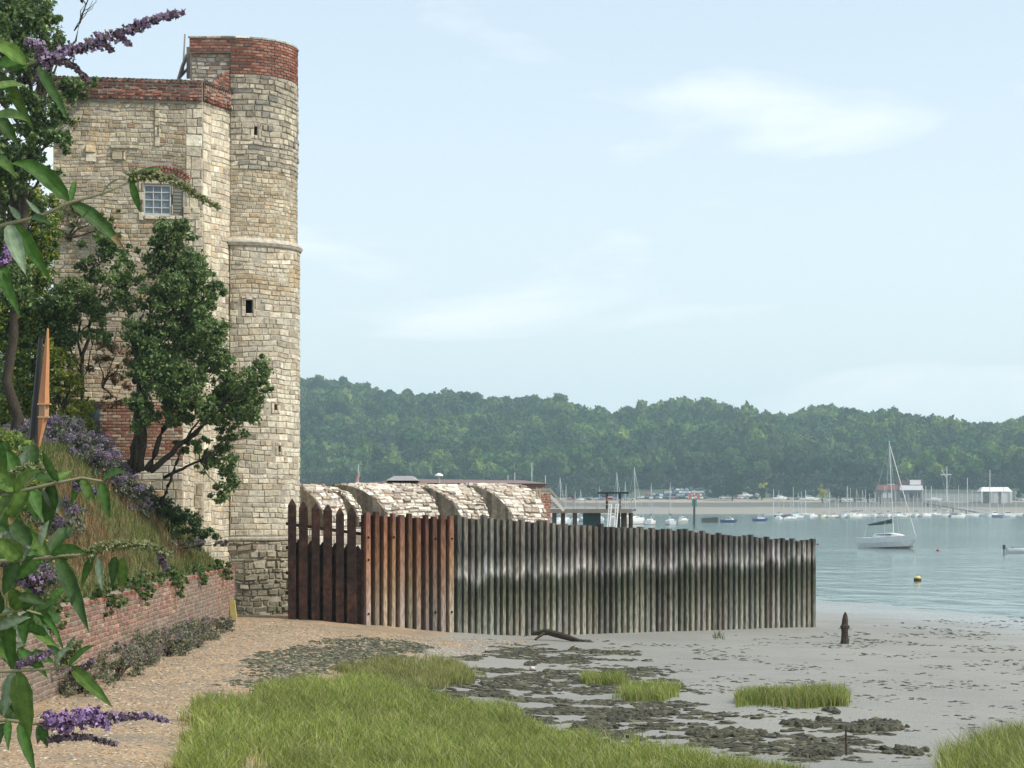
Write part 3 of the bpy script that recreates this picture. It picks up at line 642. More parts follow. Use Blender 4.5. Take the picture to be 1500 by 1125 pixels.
g = MB(); mbquad(g, .17, .48, bz1 - .95, bz1 - .25, 0.002, .02, (.1, .11, .11), 0, mL)
pts = [(.17 + .155 + .155 * math.cos(t), bz1 - .25 + .155 * math.sin(t)) for t in np.linspace(0, math.pi, 9)]
ids = [g.v(p) for p in mL(np.array([a for a, b in pts]), np.array([b for a, b in pts]), np.full(9, .02))]; g.f(ids, (.1, .11, .11)); g.build('arched_window', M['glass'], castle)
# leaning timbers and pole against the back of the turret
mb = MB(); tb = (.16, .14, .12)
mb.tube([P(262, 116, 59.4), P(268, 96, 59.4), P(275, 80, 59.4)], .055, 5, tb); mb.tube([P(268, 108, 59.6), P(271, 50, 59.6)], [.03, .022], 6, (.3, .28, .25)); mb.box(P(276, 92, 59.3), (.09, .1, .85), 0, tb); mb.tube([P(260, 117, 59.5), P(277, 98, 59.5)], .04, 5, tb)
po = mb.build('timber_prop', M['plain']); tag(po, 'dark leaning timbers and thin pole beside the brick head of the turret', 'timber')

# river bastion: pale stone merlons with rounded tops behind the palisade
bas = empty('stone_bastion', (-1, 66, 0), 'long pale stone gun bastion with rounded merlons behind the timber fence', 'bastion')
au = Vector((.80, .60, 0)).normalized(); an_ = Vector((.60, -.80, 0)).normalized(); B0 = Vector((X_(437, 61.5), 61.5, 0))
# axis passes the columns of the merlons; s = metres along the axis
def sax(px, k=0):                                          # metres along the axis at which column px is met
    t = (px - 750) / F; return (t * B0.y - B0.x) / (au.x - t * au.y)
WHITE = palette([(.58, .54, .47), (.66, .62, .56), (.44, .39, .32), (.48, .41, .37), (.34, .28, .22)], [4, 4, 3, 2, 2], var=.18)
TOPZ = lambda s: Z_(711, B0.y + au.y * s)
mers = [(425, 469), (474, 491), (500, 602), (608, 674), (682, 758)]
zb = 2.35
for k, (p0, p1) in enumerate(mers):
    s0, s1 = sax(p0), sax(p1); zt = TOPZ((s0 + s1) / 2) + (-.02, -.10, 0, -.02, .0)[k]; rr = zt - zb; dep_ = 1.5
    l = s1 - s0
    def mm(U, W, D, s0=s0, rr=rr, zt=zt, l=l):
        th = np.clip(W, 0, math.pi / 2); ins = np.where(W > math.pi / 2, (W - math.pi / 2), 0)
        off = dep_ * np.cos(th) + D * np.cos(th) - ins * 1.0; z = zb + (rr + D) * np.sin(th)
        D = D + .24 * (fbm(U * 1.7 + s0 * 3, W * 4.0, 44, 3) - .58); cc_ = np.clip(np.cos(th), 0, 1) ** 1.5; U = .62 * min(1, rr) * cc_ * (.35 if l < 1.2 else 1) + U * (1 - .62 * cc_ * (.35 if l < 1.2 else 1) / l); x = B0.x + au.x * (s0 + U) + an_.x * (off); y = B0.y + au.y * (s0 + U) + an_.y * (off); return np.stack([x, y, z], 1)
    l = s1 - s0; ch = (.11, .17)
    blk = [stones(mm, 0, l, 0, math.pi / 2 + .5, (.07, .15), (.14, .42), WHITE, 100 + k, dep=(.0, .07), gap=.02, jit=.6)]
    shs = [quadsheet(mm, 0, l, 0, math.pi / 2 + 1.0, 1, 14, 0, (.3, .26, .22))]
    # end walls: weathered brown, with the shade of the reveals put into the colour
    for e_, sgn in ((0, -1), (l, 1)):
        n_ = 12; arcp = mm(np.full(n_ + 1, e_), np.linspace(0, math.pi / 2, n_ + 1), np.zeros(n_ + 1)); basep = arcp.copy(); basep[:, 2] = zb
        back = mm(np.array([e_]), np.array([math.pi / 2 + 1.0]), np.zeros(1)); arcp = np.concatenate([arcp, back]); bb_ = back.copy(); bb_[:, 2] = zb; basep = np.concatenate([basep, bb_])
        V = np.concatenate([basep, arcp]); i = np.arange(n_ + 1); Q = np.stack([i, i + 1, i + n_ + 3, i + n_ + 2], 1); shs.append((V, Q, (np.array((.30, .26, .20)) * (.6 + .8 * np.random.default_rng(k).random((len(Q), 1))))))
    V, Q, c = join(shs + blk); npmesh('merlon', V, [Q], M['stone'], c, bas)
def mw(U, W, D): return np.stack([B0.x + au.x * U + an_.x * (1.5 + D), B0.y + au.y * U + an_.y * (1.5 + D), W], 1)
sE = sax(800)
coat('bastion_wall', [M['mortar'], M['stone']], [quadsheet(mw, -1.2, sE, -1, zb, 1, 1)], [stones(mw, -1.2, sax(640), -.5, zb, (.14, .26), (.25, .6), WHITE, 120, dep=(.01, .04))], bas)
mb = MB(); A_ = [B0 + au * -1.2 + an_ * 1.48, B0 + au * sE + an_ * 1.48, B0 + au * sE - an_ * 1.2, B0 + au * -1.2 - an_ * 1.2]
mb.loft([[(p.x, p.y, z) for p in A_] for z in (-1, zb - .01)]); mb.build('bastion_wall', M['mortar'], bas)
# rear parapet seen through the embrasures and brick pier at the river end
mb = MB(); A_ = [B0 + au * 1.0 - an_ * 1.2, B0 + au * (sE - .3) - an_ * 1.2, B0 + au * (sE - .3) - an_ * 1.5, B0 + au * 1.0 - an_ * 1.5]
mb.loft([[(p.x, p.y, z) for p in A_] for z in (0, 3.05)], (.2, .13, .09)); mb.build('rear_parapet', M['brick'], bas)
e0 = B0 + au * sE + an_ * 1.2
m1, l1 = plane_map((X_(768, 68), 68.0), (X_(793, 68), 68.0)); m2, l2 = plane_map((X_(793, 68), 68.0), (X_(806, 69), 69.0))
coat('end_pier', [M['bmortar'], M['stone']], [quadsheet(m1, 0, l1, 0, Z_(716, 68), 1, 1), quadsheet(m2, 0, l2, 0, Z_(722, 68), 1, 1, 0, (.3, .2, .15))], [stones(m1, 0, l1, 1.5, Z_(716, 68), (.2, .3), (.26, .4), palette([(.48, .42, .34), (.44, .36, .28)], [1, 1]), 130, dep=(.01, .02)), stones(m2, 0, l2, 1.5, Z_(722, 68), (.08, .08), (.22, .22), BRICK, 131, gap=.012, dep=(.01, .02), jit=.03)], bas)

def bandW(c, U, W, r):
    k = np.clip(1.0 - W / .9, 0, 1) * .7 + np.clip((fbm(U * .35, W * .8, 52) - .45) * 3, 0, .6)
    k = np.clip(k, 0, .8)[:, None]; return c * (1 - k) + np.array([.20, .165, .13]) * k * (.7 + .5 * r.random((len(U), 1)))
# ---------------------------------------------------------------- brick retaining wall
rw = empty('brick_retaining_wall', (-7.1, 40, 0), 'low red brick retaining wall running from the turret foot along the gravel', 'wall')
mR, lR = plane_map((-7.26, 57.4), (-7.0, 20.0))
mRr = lambda U, W, D: mR(U, W, -D)
coat('wall_face', [M['bmortar'], M['brick']], [quadsheet(mRr, 0, lR, -.3, 1.36, 10, 1)], [stones(mRr, 0, lR - .5, -.1, 1.30, (.085, .085), (.24, .24), palette([(.26, .135, .105), (.30, .17, .135), (.21, .12, .095), (.33, .24, .18), (.17, .15, .10)], [4, 4, 3, 2, 2], band=bandW), 140, gap=.014, dep=(.008, .022), jit=.12, skip=lambda u, v, a, b: False)], rw)
coat('coping', [M['bmortar'], M['brick']], [quadsheet(mRr, 0, lR, 1.3, 1.37, 1, 1, -.3)], [stones(mRr, 0, lR - .5, 1.30, 1.38, (.08, .08), (.115, .115), BRICK, 141, gap=.014, dep=(.02, .045), jit=.12)], rw)
mb = MB(); mb.loft([[(-7.275, 57.4, z), (-7.02, 20, z), (-7.32, 20, z), (-7.55, 57.4, z)] for z in (-.3, 1.36)]); mb.build('wall_core', M['bmortar'], rw)
for py_u in ():
    mb = MB(); p = mRr(np.array([py_u]), np.array([0]), np.array([.0]))[0]; mb.box((p[0] + .05, p[1], .5), (.24, .5, 1.2), 0, (.28, .14, .1), taper=.85); mb.build('buttress', M['brick'], rw)

# ---------------------------------------------------------------- timber fences
r = random.Random(3)
pal = empty('dark_palisade', (-4.8, 56.8, 0), 'open palisade of dark brown pointed stakes between turret and orange boards', 'palisade')
def stake(px, top, bot, w_, d, th=.16, name='stake', dz=-.3, rz=0):
    x = X_(px, d); zt, zbm = Z_(top, d), Z_(bot, d) + dz; mb = MB(); hw = w_ / F * d / 2; sh_ = .16
    cs, sn = math.cos(rz), math.sin(rz)
    rings = [[(x + a * cs - b * sn, d + a * sn + b * cs, z) for a, b in ((-hw * s, -th / 2 * s), (hw * s, -th / 2 * s), (hw * s, th / 2 * s), (-hw * s, th / 2 * s))] for z, s in ((zbm, 1), (zt - sh_, 1), (zt - .02, .25), (zt, .12))]
    mb.loft(rings); return mb.build(name, M['darkwood'], pal)
for i, (px, tp) in enumerate(((428, 731), (444.5, 735), (462.5, 737), (480, 739), (498, 744), (515, 743))): stake(px, tp, 905 + (px - 428) * .16, 11.5 + (i % 2), 56.75)
for i, px in enumerate((438, 455.5, 473, 491, 508.5, 524)): stake(px, 790 + i * 1.8, 905 + (px - 428) * .16, 11.5, 56.95 + .02)
for i, (y0, y1) in enumerate(((767, 783), (802, 815), (839, 848), (868, 878))):
    mb = MB(); a, b = P(419, y0, 57.14), P(536, y1, 57.14); mb.tube([a, b], .06, 4); mb.build('rail', M['darkwood'], pal)
for px, y0, y1 in ((476, 739, 742),):
    pass
def colv(r, base=(1, 1, 1), v=.3): k = r.uniform(1 - v, 1 + v); return (k * base[0] * r.uniform(.93, 1.07), k * base[1], k * base[2] * r.uniform(.9, 1.1))
def post_fence(name, label, cat, pts, n, pitch, m, wf, seed, back_col, bolts=()):
    """pts: start, end (x,y), with z top / bottom at each end"""
    (x0, y0, t0, b0), (x1, y1, t1, b1) = pts; r = random.Random(seed)
    t = empty(name, (x0, y0, 0), label, cat); ax = math.atan2(y1 - y0, x1 - x0); nx, ny = math.sin(ax), -math.cos(ax)
    for i in range(n):
        k = (i + .5) / n; x, y = x0 + (x1 - x0) * k, y0 + (y1 - y0) * k; zt = t0 + (t1 - t0) * k + r.uniform(-.05, .045); zb_ = b0 + (b1 - b0) * k - .35
        if name == 'weathered_fence': zt += .05 if i < n * .66 else -.02
        w_ = pitch * wf * r.uniform(.82, 1.2); d_ = .17; mb = MB(); jx = r.uniform(-.008, .008); cs, sn = math.cos(ax), math.sin(ax); c = colv(r, (1, 1, 1), .4)
        lean = r.uniform(-.012, .012)
        rings = []
        ch = .012
        for z, s in ((zb_, 1), (zt - .03, 1), (zt + r.uniform(-.01, .02), .82)):
            ring_ = []
            for a, b in ((-w_ / 2, -d_ / 2 + ch), (-w_ / 2 + ch, -d_ / 2), (w_ / 2 - ch, -d_ / 2), (w_ / 2, -d_ / 2 + ch), (w_ / 2, d_ / 2), (-w_ / 2, d_ / 2)):
                a = a * s + jx + lean * (z - zb_) / 3; ring_.append((x + a * cs - b * sn, y + a * sn + b * cs, z))
            rings.append(ring_)
        mb.loft(rings, c)
        p = mb.build('post', m, t)
        for zo in (bolts[i] if i < len(bolts) else ()):
            q = Vector((x, y, 0)) + Vector((nx, ny, 0)) * (d_ / 2 + .001); bo = MB(); bo.tube([(q.x, q.y, zo), (q.x + nx * .02, q.y + ny * .02, zo)], .028, 8); bo.build('bolt', M['void'], p)
    # recessed boards between the posts, tinted dark to paint the shaded gaps
    mb = MB(); 
    for i in range(n):
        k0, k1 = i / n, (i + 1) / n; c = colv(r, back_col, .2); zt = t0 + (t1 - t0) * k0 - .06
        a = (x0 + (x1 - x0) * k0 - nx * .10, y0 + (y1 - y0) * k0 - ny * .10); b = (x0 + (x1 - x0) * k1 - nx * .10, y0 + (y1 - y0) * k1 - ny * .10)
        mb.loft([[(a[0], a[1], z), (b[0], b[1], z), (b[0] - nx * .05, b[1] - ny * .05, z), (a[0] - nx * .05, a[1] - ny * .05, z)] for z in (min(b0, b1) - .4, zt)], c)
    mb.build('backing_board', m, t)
    mb = MB(); mb.tube([(x0 - nx * .2, y0 - ny * .2, t0 - .3), (x1 - nx * .2, y1 - ny * .2, t1 - .3)], .09, 4, (.6, .6, .6)); mb.build('rail', m, t)
    return t
z1, z2, z3, z4 = Z_(800, 56.9), Z_(899, 56.9), Z_(787, 56.9), Z_(820, 56.9)
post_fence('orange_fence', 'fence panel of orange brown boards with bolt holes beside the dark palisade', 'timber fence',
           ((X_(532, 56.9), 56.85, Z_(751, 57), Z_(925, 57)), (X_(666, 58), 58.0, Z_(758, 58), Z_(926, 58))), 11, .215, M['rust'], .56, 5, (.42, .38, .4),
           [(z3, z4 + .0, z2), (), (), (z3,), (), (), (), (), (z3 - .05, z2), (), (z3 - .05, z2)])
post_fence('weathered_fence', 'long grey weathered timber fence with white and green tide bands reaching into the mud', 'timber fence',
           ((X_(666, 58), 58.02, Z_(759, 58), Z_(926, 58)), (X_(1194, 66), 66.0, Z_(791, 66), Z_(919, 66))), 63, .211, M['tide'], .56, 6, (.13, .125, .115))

# ---------------------------------------------------------------- grass, weed and pebbles on the shore
def blades(Pn, h, w_, cols, seed, lean=.35, spread=True):
    r = np.random.default_rng(seed); n = len(Pn); a = r.uniform(0, 6.283, n); hh = (h * (.6 + .7 * r.random(n)))[:, None]; ln = (r.normal(size=(n, 2)) * lean)
    ln[:, 0] -= .08; side = np.stack([np.cos(a), np.sin(a), np.zeros(n)], 1) * w_ * .5
    d1 = np.concatenate([ln * .35, np.ones((n, 1))], 1) * hh * .55; d2 = np.concatenate([ln, np.ones((n, 1)) * .96], 1) * hh
    V = np.stack([Pn - side, Pn + side, Pn + d1 + side * .8, Pn + d1 - side * .8, Pn + d2 + side * .12, Pn + d2 - side * .12], 1).reshape(-1, 3)
    o = np.arange(n)[:, None] * 6; Q = np.stack([o + np.array((0, 1, 2, 3)), o + np.array((3, 2, 4, 5))], 1).reshape(-1, 4)
    c = np.array(cols)[r.integers(0, len(cols), n)] * r.uniform(.7, 1.3, (n, 1)); return V, Q, np.repeat(c, 2, axis=0)
def inpoly(x, y, poly):
    ins = np.zeros(len(x), bool); j = len(poly) - 1
    for i in range(len(poly)):
        xi, yi = poly[i]; xj, yj = poly[j]; c = ((yi > y) != (yj > y)) & (x < (xj - xi) * (y - yi) / (yj - yi + 1e-9) + xi); ins ^= c; j = i
    return ins
def scatter(poly, dens, seed, zf=gz, edge=6, box=None):
    """points on the ground inside a patch outlined on the plan (its corners read off as ground positions)"""
    r = np.random.default_rng(seed); cor = [ground_px(a, b) for a, b in poly]; px_ = [(c[0], c[1]) for c in cor]
    x0, x1 = min(p[0] for p in px_) - .3, max(p[0] for p in px_) + .3; y0, y1 = min(p[1] for p in px_) - .5, max(p[1] for p in px_) + .5
    n = int((x1 - x0) * (y1 - y0) * dens); x = r.uniform(x0, x1, n); y = r.uniform(y0, y1, n)
    k = edge / 30.0
    xx = x + (fbm(x * 2.2, y * 1.4, 31) - .5) * k * 3 + r.normal(size=n) * k * .22; yy = y + (fbm(x * 2.2 + 9, y * 1.4, 37) - .5) * k * 9 + r.normal(size=n) * k * .8
    m = inpoly(xx, yy, px_); x, y = x[m], y[m]; return np.stack([x, y, zf(x, y) - .01], 1), px_
GC = [(.20, .26, .045), (.26, .31, .06), (.15, .21, .04), (.30, .32, .09), (.20, .26, .05), (.25, .30, .06), (.40, .36, .18)]
def grass(name, label, cat, poly, dens, h, seed, cols=GC, wd=.012, kind=None, edge=6, lean=.3, group=None, hmod=True):
    Pn, cor = scatter(poly, dens, seed, edge=edge)
    r = np.random.default_rng(seed + 1); keep = r.random(len(Pn)) < np.clip(3.2 * (fbm(Pn[:, 0] * 1.6, Pn[:, 1] * 1.0, seed) - .22), .06, 1); Pn = Pn[keep]
    hm = h * (.6 + .8 * fbm(Pn[:, 0] * .9, Pn[:, 1] * .5, seed + 5)) if hmod else np.full(len(Pn), h)
    V, Q, c = blades(Pn, hm, wd, cols, seed + 2, lean)
    tone = np.repeat(.75 + .5 * fbm(Pn[:, 0] * .8, Pn[:, 1] * .5, seed + 8), 2)[:, None]
    o = npmesh(name, V, [Q], M['grass'], c * tone); return tag(o, label, cat, group, kind)
grass('grass', 'bright green cordgrass covering the near shore', 'grass', [(290, 1400), (292, 1125), (300, 1062), (322, 1030), (400, 1020), (450, 1008), (520, 1000), (580, 1014), (660, 1030), (770, 1062), (870, 1090), (990, 1108), (1100, 1122), (1180, 1150), (1240, 1400)], 1300, .225, 200, kind='stuff', edge=11, wd=.012, lean=.42)
grass('grass', 'yellowing grass strip at the edge of the mud', 'grass', [(500, 985), (545, 968), (640, 968), (696, 985), (694, 1002), (600, 1006), (540, 1000)], 900, .17, 210, kind='stuff', cols=[(.22, .25, .06), (.18, .22, .045), (.30, .28, .12), (.24, .22, .09)], edge=9)
grass('grass', 'tall rank grass at the lower right shore', 'grass', [(1372, 1400), (1385, 1130), (1430, 1108), (1500, 1098), (1600, 1090), (1620, 1400)], 1300, .38, 220, kind='stuff', edge=5, cols=GC + [(.30, .28, .14)])
grass('cordgrass_tuft', 'small square tuft of cordgrass nearest the fence on the mud', 'grass tuft', [(856, 1004), (860, 994), (915, 996), (922, 1005)], 1600, .22, 230, group='cordgrass tufts on the mud', edge=3)
grass('cordgrass_tuft', 'ragged middle tuft of cordgrass on the mud', 'grass tuft', [(903, 1026), (925, 1010), (998, 1012), (1000, 1022), (960, 1030)], 1300, .23, 240, group='cordgrass tufts on the mud', edge=6)
grass('cordgrass_tuft', 'long low tuft of cordgrass standing alone right of the others', 'grass tuft', [(1081, 1036), (1088, 1022), (1235, 1020), (1243, 1035), (1160, 1040)], 1700, .27, 250, group='cordgrass tufts on the mud', edge=3)
grass('small_plant', 'tiny thin green plant on the mud below the grey fence', 'plant', [(1044, 938), (1046, 930), (1060, 930), (1062, 938)], 120, .2, 260, edge=1, cols=[(.10, .11, .04)])

def lumps(Pn, sx, sz, proto, tri, cols, seed, rough_=.3, aspect=(1, 1)):
    r = np.random.default_rng(seed); n = len(Pn); m = len(proto); a = r.uniform(0, 6.283, n); cs, sn = np.cos(a), np.sin(a)
    S = (sx * (.5 + r.random(n) ** 2))[:, None]; J = proto[None] * (1 + rough_ * r.uniform(-1, 1, (n, m, 1)))
    x = J[..., 0] * S * aspect[0]; y = J[..., 1] * S * aspect[1]; z = J[..., 2] * S * sz
    X = x * cs[:, None] - y * sn[:, None] if aspect == (1, 1) else x; Y = x * sn[:, None] + y * cs[:, None] if aspect == (1, 1) else y
    V = np.stack([X + Pn[:, 0:1], Y + Pn[:, 1:2], z + Pn[:, 2:3]], -1).reshape(-1, 3)
    T = (tri[None] + (np.arange(n) * m)[:, None, None]).reshape(-1, 3); c = np.array(cols)[r.integers(0, len(cols), n)] * r.uniform(.7, 1.3, (n, 1))
    return V, T, np.repeat(c, len(tri), axis=0)
# gravel
Pn, _ = scatter([(0, 1400), (-300, 1180), (-30, 1080), (120, 985), (340, 912), (430, 908), (540, 932), (780, 935), (700, 965), (540, 965), (430, 1000), (300, 1040), (270, 1120), (250, 1400)], 420, 300, edge=10)
V, T, c = lumps(Pn, .024, .6, I1, T1, [(.34, .25, .15), (.38, .30, .20), (.24, .17, .10), (.17, .15, .12), (.42, .37, .28), (.32, .20, .12), (.13, .11, .085)], 301)
tag(npmesh('gravel', V, [T], M['pebble'], c), 'brown shingle and pebbles along the foot of the wall', 'gravel', kind='stuff')
# grey stones and weed between gravel and grass
Pn, _ = scatter([(330, 1010), (400, 955), (520, 935), (640, 945), (560, 975), (500, 985), (440, 1005)], 260, 310, edge=14)
V, T, c = lumps(Pn, .045, .5, I2, T2, [(.06, .065, .035), (.08, .08, .05), (.045, .05, .025), (.15, .14, .11)], 311)
tag(npmesh('pebbles', V, [T], M['pebble'], c), 'weed covered grey stones on the shingle', 'stones', kind='stuff')
# seaweed lying in strips over the mud
def weed(poly, dens, seed, thr, sx):
    Pn, _ = scatter(poly, dens, seed, edge=12); m = fbm(Pn[:, 0] * .8 + 3, Pn[:, 1] * .55, 61, 4) > thr + .0; m &= fbm(Pn[:, 0] * 2.2, Pn[:, 1] * 2.6, 67, 3) > .43; Pn = Pn[m]
    return lumps(Pn, sx, .6, I2, T2, [(.055, .052, .032), (.075, .07, .045), (.04, .038, .026), (.09, .085, .05)], seed + 1, .45, (1.7, 1.0))
ws = [weed([(640, 990), (700, 950), (840, 935), (900, 945), (960, 975), (1010, 1010), (1010, 1060), (900, 1080), (760, 1055), (660, 1020)], 150, 320, .43, .045),
      weed([(760, 1050), (900, 1030), (1010, 1040), (1180, 1062), (1330, 1060), (1345, 1085), (1200, 1112), (1050, 1108), (900, 1085)], 100, 330, .455, .055),
      weed([(560, 1000), (720, 1005), (900, 1050), (900, 1085), (700, 1045), (590, 1018)], 120, 336, .40, .055),
      weed([(690, 932), (780, 925), (1000, 945), (1500, 900), (1700, 1000), (1500, 1110), (1250, 1115), (1000, 1000)], 34, 340, .52, .03)]
tV, tT, tc_, off = [], [], [], 0
for V, T, c in ws: tV.append(V); tT.append(T + off); tc_.append(c); off += len(V)
tag(npmesh('seaweed', np.concatenate(tV), [np.concatenate(tT)], M['weed'], np.concatenate(tc_)), 'dark seaweed clumps strewn over the grey mud', 'seaweed', kind='stuff')
rr_ = random.Random(8)
wc = [(1222, 1043, 8), (1175, 1062, 24), (1290, 1062, 26), (1250, 1070, 22), (1300, 1066, 20), (1090, 1075, 30), (1040, 1078, 24), (1330, 1102, 16), (930, 1045, 34), (910, 1055, 22), (1195, 1104, 26), (842, 951, 4), (776, 974, 6), (803, 985, 5), (1214, 1058, 14), (718, 1003, 10), (870, 1065, 26)]
V_, T_, c_, off = [], [], [], 0
for px, py, rad in wc:
    x, y, z = ground_px(px, py); n = int(rad * 5); q = np.stack([x + nr.normal(size=n) * rad / F * y * .55, y + nr.normal(size=n) * .22, np.zeros(n)], 1); q[:, 2] = gz(q[:, 0], q[:, 1]) + .015 * nr.random(n)
    V, T, c = lumps(q, .06, .8, I2, T2, [(.05, .048, .03), (.07, .065, .04)], int(px)); V_.append(V); T_.append(T + off); c_.append(c); off += len(V)
tag(npmesh('seaweed', np.concatenate(V_), [np.concatenate(T_)], M['weed'], np.concatenate(c_)), 'thick heaps of dark weed at the front of the mud', 'seaweed', kind='stuff')
# stakes, log and stones on the mud
def one(name, mb, m, label, cat, group=None, smooth=False): return tag(mb.build(name, m, None, smooth), label, cat, group)
x, y, z = ground_px(1237, 943); mb = MB(); k = y / F
prof = [(0, 6.5), (8, 6), (16, 5), (24, 5.2), (26, 7), (29, 6.8), (31, 4.6), (38, 4.2), (44, 3), (49, 1.2)]
mb.loft([[(x + math.cos(t) * rr * k * (1 + .15 * math.sin(3 * t + h)) + h * .03 * k, y + math.sin(t) * rr * k, z - .05 + h * k) for t in np.linspace(0, 2 * math.pi, 10)[:-1]] for h, rr in prof], (1, 1, 1))
one('mooring_post', mb, M['bark'], 'black rotted mooring post standing in the mud right of the fence', 'post')
x, y, z = ground_px(1240, 1106); mb = MB(); mb.tube([(x, y, z - .1), (x - .01, y, z + .38)], [.018, .012], 6); one('thin_stake', mb, M['bark'], 'thin black stake upright in the weed near the shore', 'stake')
x, y, z = ground_px(1318, 668 + 300); 
mb = MB(); a = ground_px(778, 921); b = ground_px(848, 930)
pts = [(a[0], 57.7, a[2] + .16), (a[0] + .35, 57.6, a[2] + .22), (a[0] + .75, 57.4, a[2] + .13), (b[0] - .1, 57.0, b[2] + .04), (b[0] + .25, 56.9, b[2] + .02)]
mb.tube(pts, [.05, .085, .09, .06, .02], 7); mb.tube([pts[1], (pts[1][0] - .3, 57.4, a[2] + .02)], [.05, .03], 5); one('driftwood_log', mb, M['bark'], 'dark driftwood log lying against the foot of the grey fence', 'log')
for px, py, lab in ((843, 950, 'round white stone on dark weed near the fence'), (780, 981, 'small pale stone among weed left of the cordgrass')):
    x, y, z = ground_px(px, py); V, T, c = lumps(np.array([[x, y, z + .03]]), .075, .8, I2, T2, [(.55, .48, .45)], px, .1); tag(npmesh('stone', V, [T], M['pebble'], c), lab, 'stone')
x, y, z = ground_px(340, 906); mb = MB(); mb.loft([[(x + .12 + dx + (h * -.12), 56.0 + dy, z + h) for dx, dy in ((-.075, -.06), (.075, -.06), (.075, .06), (-.075, .06))] for h in (-.1, .5)] + [[(x + .06 + dx, 56.0 + dy, z + .5) for dx, dy in ((-.04, -.03), (.04, -.03), (.04, .03), (-.04, .03))]], (.42, .36, .13))
one('marker_stone', mb, M['pebble'], 'leaning yellow lichened marker stone at the end of the brick wall', 'marker stone')

# ---------------------------------------------------------------- bank planting
def bank_px(px, py):
    lo, hi = 22.0, 57.3
    for _ in range(40):
        m = (lo + hi) / 2; x = (px - 750) / F * m
        if x > -7.31 or EYE + (HZ - py) / F * m > float(bank_z(x, m)): lo = m
        else: hi = m
    return Vector(((px - 750) / F * lo, lo, float(bank_z((px - 750) / F * lo, lo))))
r = np.random.default_rng(400); n = 42000; x = r.uniform(-12.5, -7.4, n); y = r.uniform(24, 56.8, n)
russ = fbm(x * .6 + 5, y * .25, 71) ; g_ = (russ > .53) | (x > -7.9) & (fbm(x * 2, y * .4, 5) > .4)
Pn = np.stack([x, y, bank_z(x, y) - .01], 1)
V, Q, c = blades(Pn[~g_], .3, .014, [(.20, .12, .05), (.26, .17, .08), (.16, .09, .045), (.22, .18, .07), (.12, .12, .04)], 401, .35); tag(npmesh('dry_grass', V, [Q], M['grass'], c), 'reddish dry grass on the steep bank above the brick wall', 'grass', kind='stuff')
V, Q, c = blades(Pn[g_], .24, .014, [(.12, .15, .035), (.09, .12, .03), (.18, .19, .06)], 402, .4); tag(npmesh('bank_grass', V, [Q], M['grass'], c), 'green grass on the bank and along the wall top', 'grass', kind='stuff')
def shrub(name, label, cat, cl, dens, size, cols, seed, group=None, flowers=None, base=None, fl_dens=.5, flat=0, stems=5):
    """cl ellipsoids in metres; stems rise from the base"""
    c0 = cl[0]; b = base if base else (c0[0], c0[1], c0[2] - c0[5]); t = empty(name, b, label, cat, group); mb = MB(); r = random.Random(seed)
    for i in range(stems):
        q = cl[i % len(cl)]; limb(mb, b, (q[0] + r.uniform(-.6, .6) * q[3], q[1] + r.uniform(-.6, .6) * q[4], q[2] + r.uniform(-.2, .6) * q[5]), .03, .008, .3, 5, seed + i)
    mb.build('stem', M['bark'], t, True)
    V, Q, c = leaf_cloud(cl, dens, size, cols, seed, flat=flat); npmesh('foliage', V, [Q], M['leaf'], c, t)
    if flowers:
        V, Q, c = leaf_cloud([(q[0], q[1] - .05, q[2] + q[5] * .35, q[3], q[4], q[5] * .75) for q in cl], dens * fl_dens, size * .7, flowers, seed + 50); npmesh('blossom', V, [Q], M['petal'], c, t)
    return t
PUR = [(.22, .16, .25), (.28, .21, .32), (.17, .13, .17), (.24, .2, .22)]
GREYL = [(.15, .17, .11), (.10, .12, .07), (.17, .17, .13)]
sh_ = [(40, 700, 34, 26, 'grey leaved bush with mauve flowers at the far left edge of the bank'), (95, 692, 34, 30, 'mauve flowering bush below the lime green shrub'), (140, 690, 30, 28, 'purple flowered bush left of the multi stemmed tree'), (172, 684, 30, 22, 'purple brown bush at the foot of the multi stemmed tree'), (200, 680, 22, 16, 'dusky purple bush right of the tree stems')]
for i, (px, py, rx, rz, lab) in enumerate(sh_):
    d = 50.3 + i * .6; k = d / F; p = P(px, py, d); p.z = float(bank_z(p.x, d)) + rz * k * .75
    shrub('flowering_shrub', lab, 'shrub', [(p.x, p.y, p.z, rx * k * 1.1, .8, rz * k), (p.x + .3, p.y - 1.0, p.z - .35, rx * k, .8, rz * k * .9)], 800, .035, GREYL, 410 + i, 'purple flowering shrubs along the top of the bank', PUR + [(.30, .24, .3)], (p.x, p.y + .2, p.z - rz * k - .2), .8)
def pcl(lst, d, ry=.5): return [((px - 750) / F * d, d + (i % 3) * .2, Z_(py, d), rx * d / F, ry, rz * d / F) for i, (px, py, rx, rz) in enumerate(lst)]
shrub('green_shrub', 'soft dark green bush spilling down the bank beside the turret foot', 'shrub', pcl([(235, 752, 34, 24), (265, 765, 30, 22), (292, 785, 26, 14), (215, 735, 20, 18)], 53.5), 620, .04, [(.06, .11, .035), (.09, .14, .04), (.05, .09, .03)], 420, None, None, None, .5)
shrub('lavender', 'grey purple lavender on the wall top below the dark green bush', 'lavender', pcl([(240, 800, 22, 9), (285, 798, 25, 8), (320, 795, 12, 7)], 52.8, .3), 700, .03, GREYL, 430, None, PUR, None, .7)
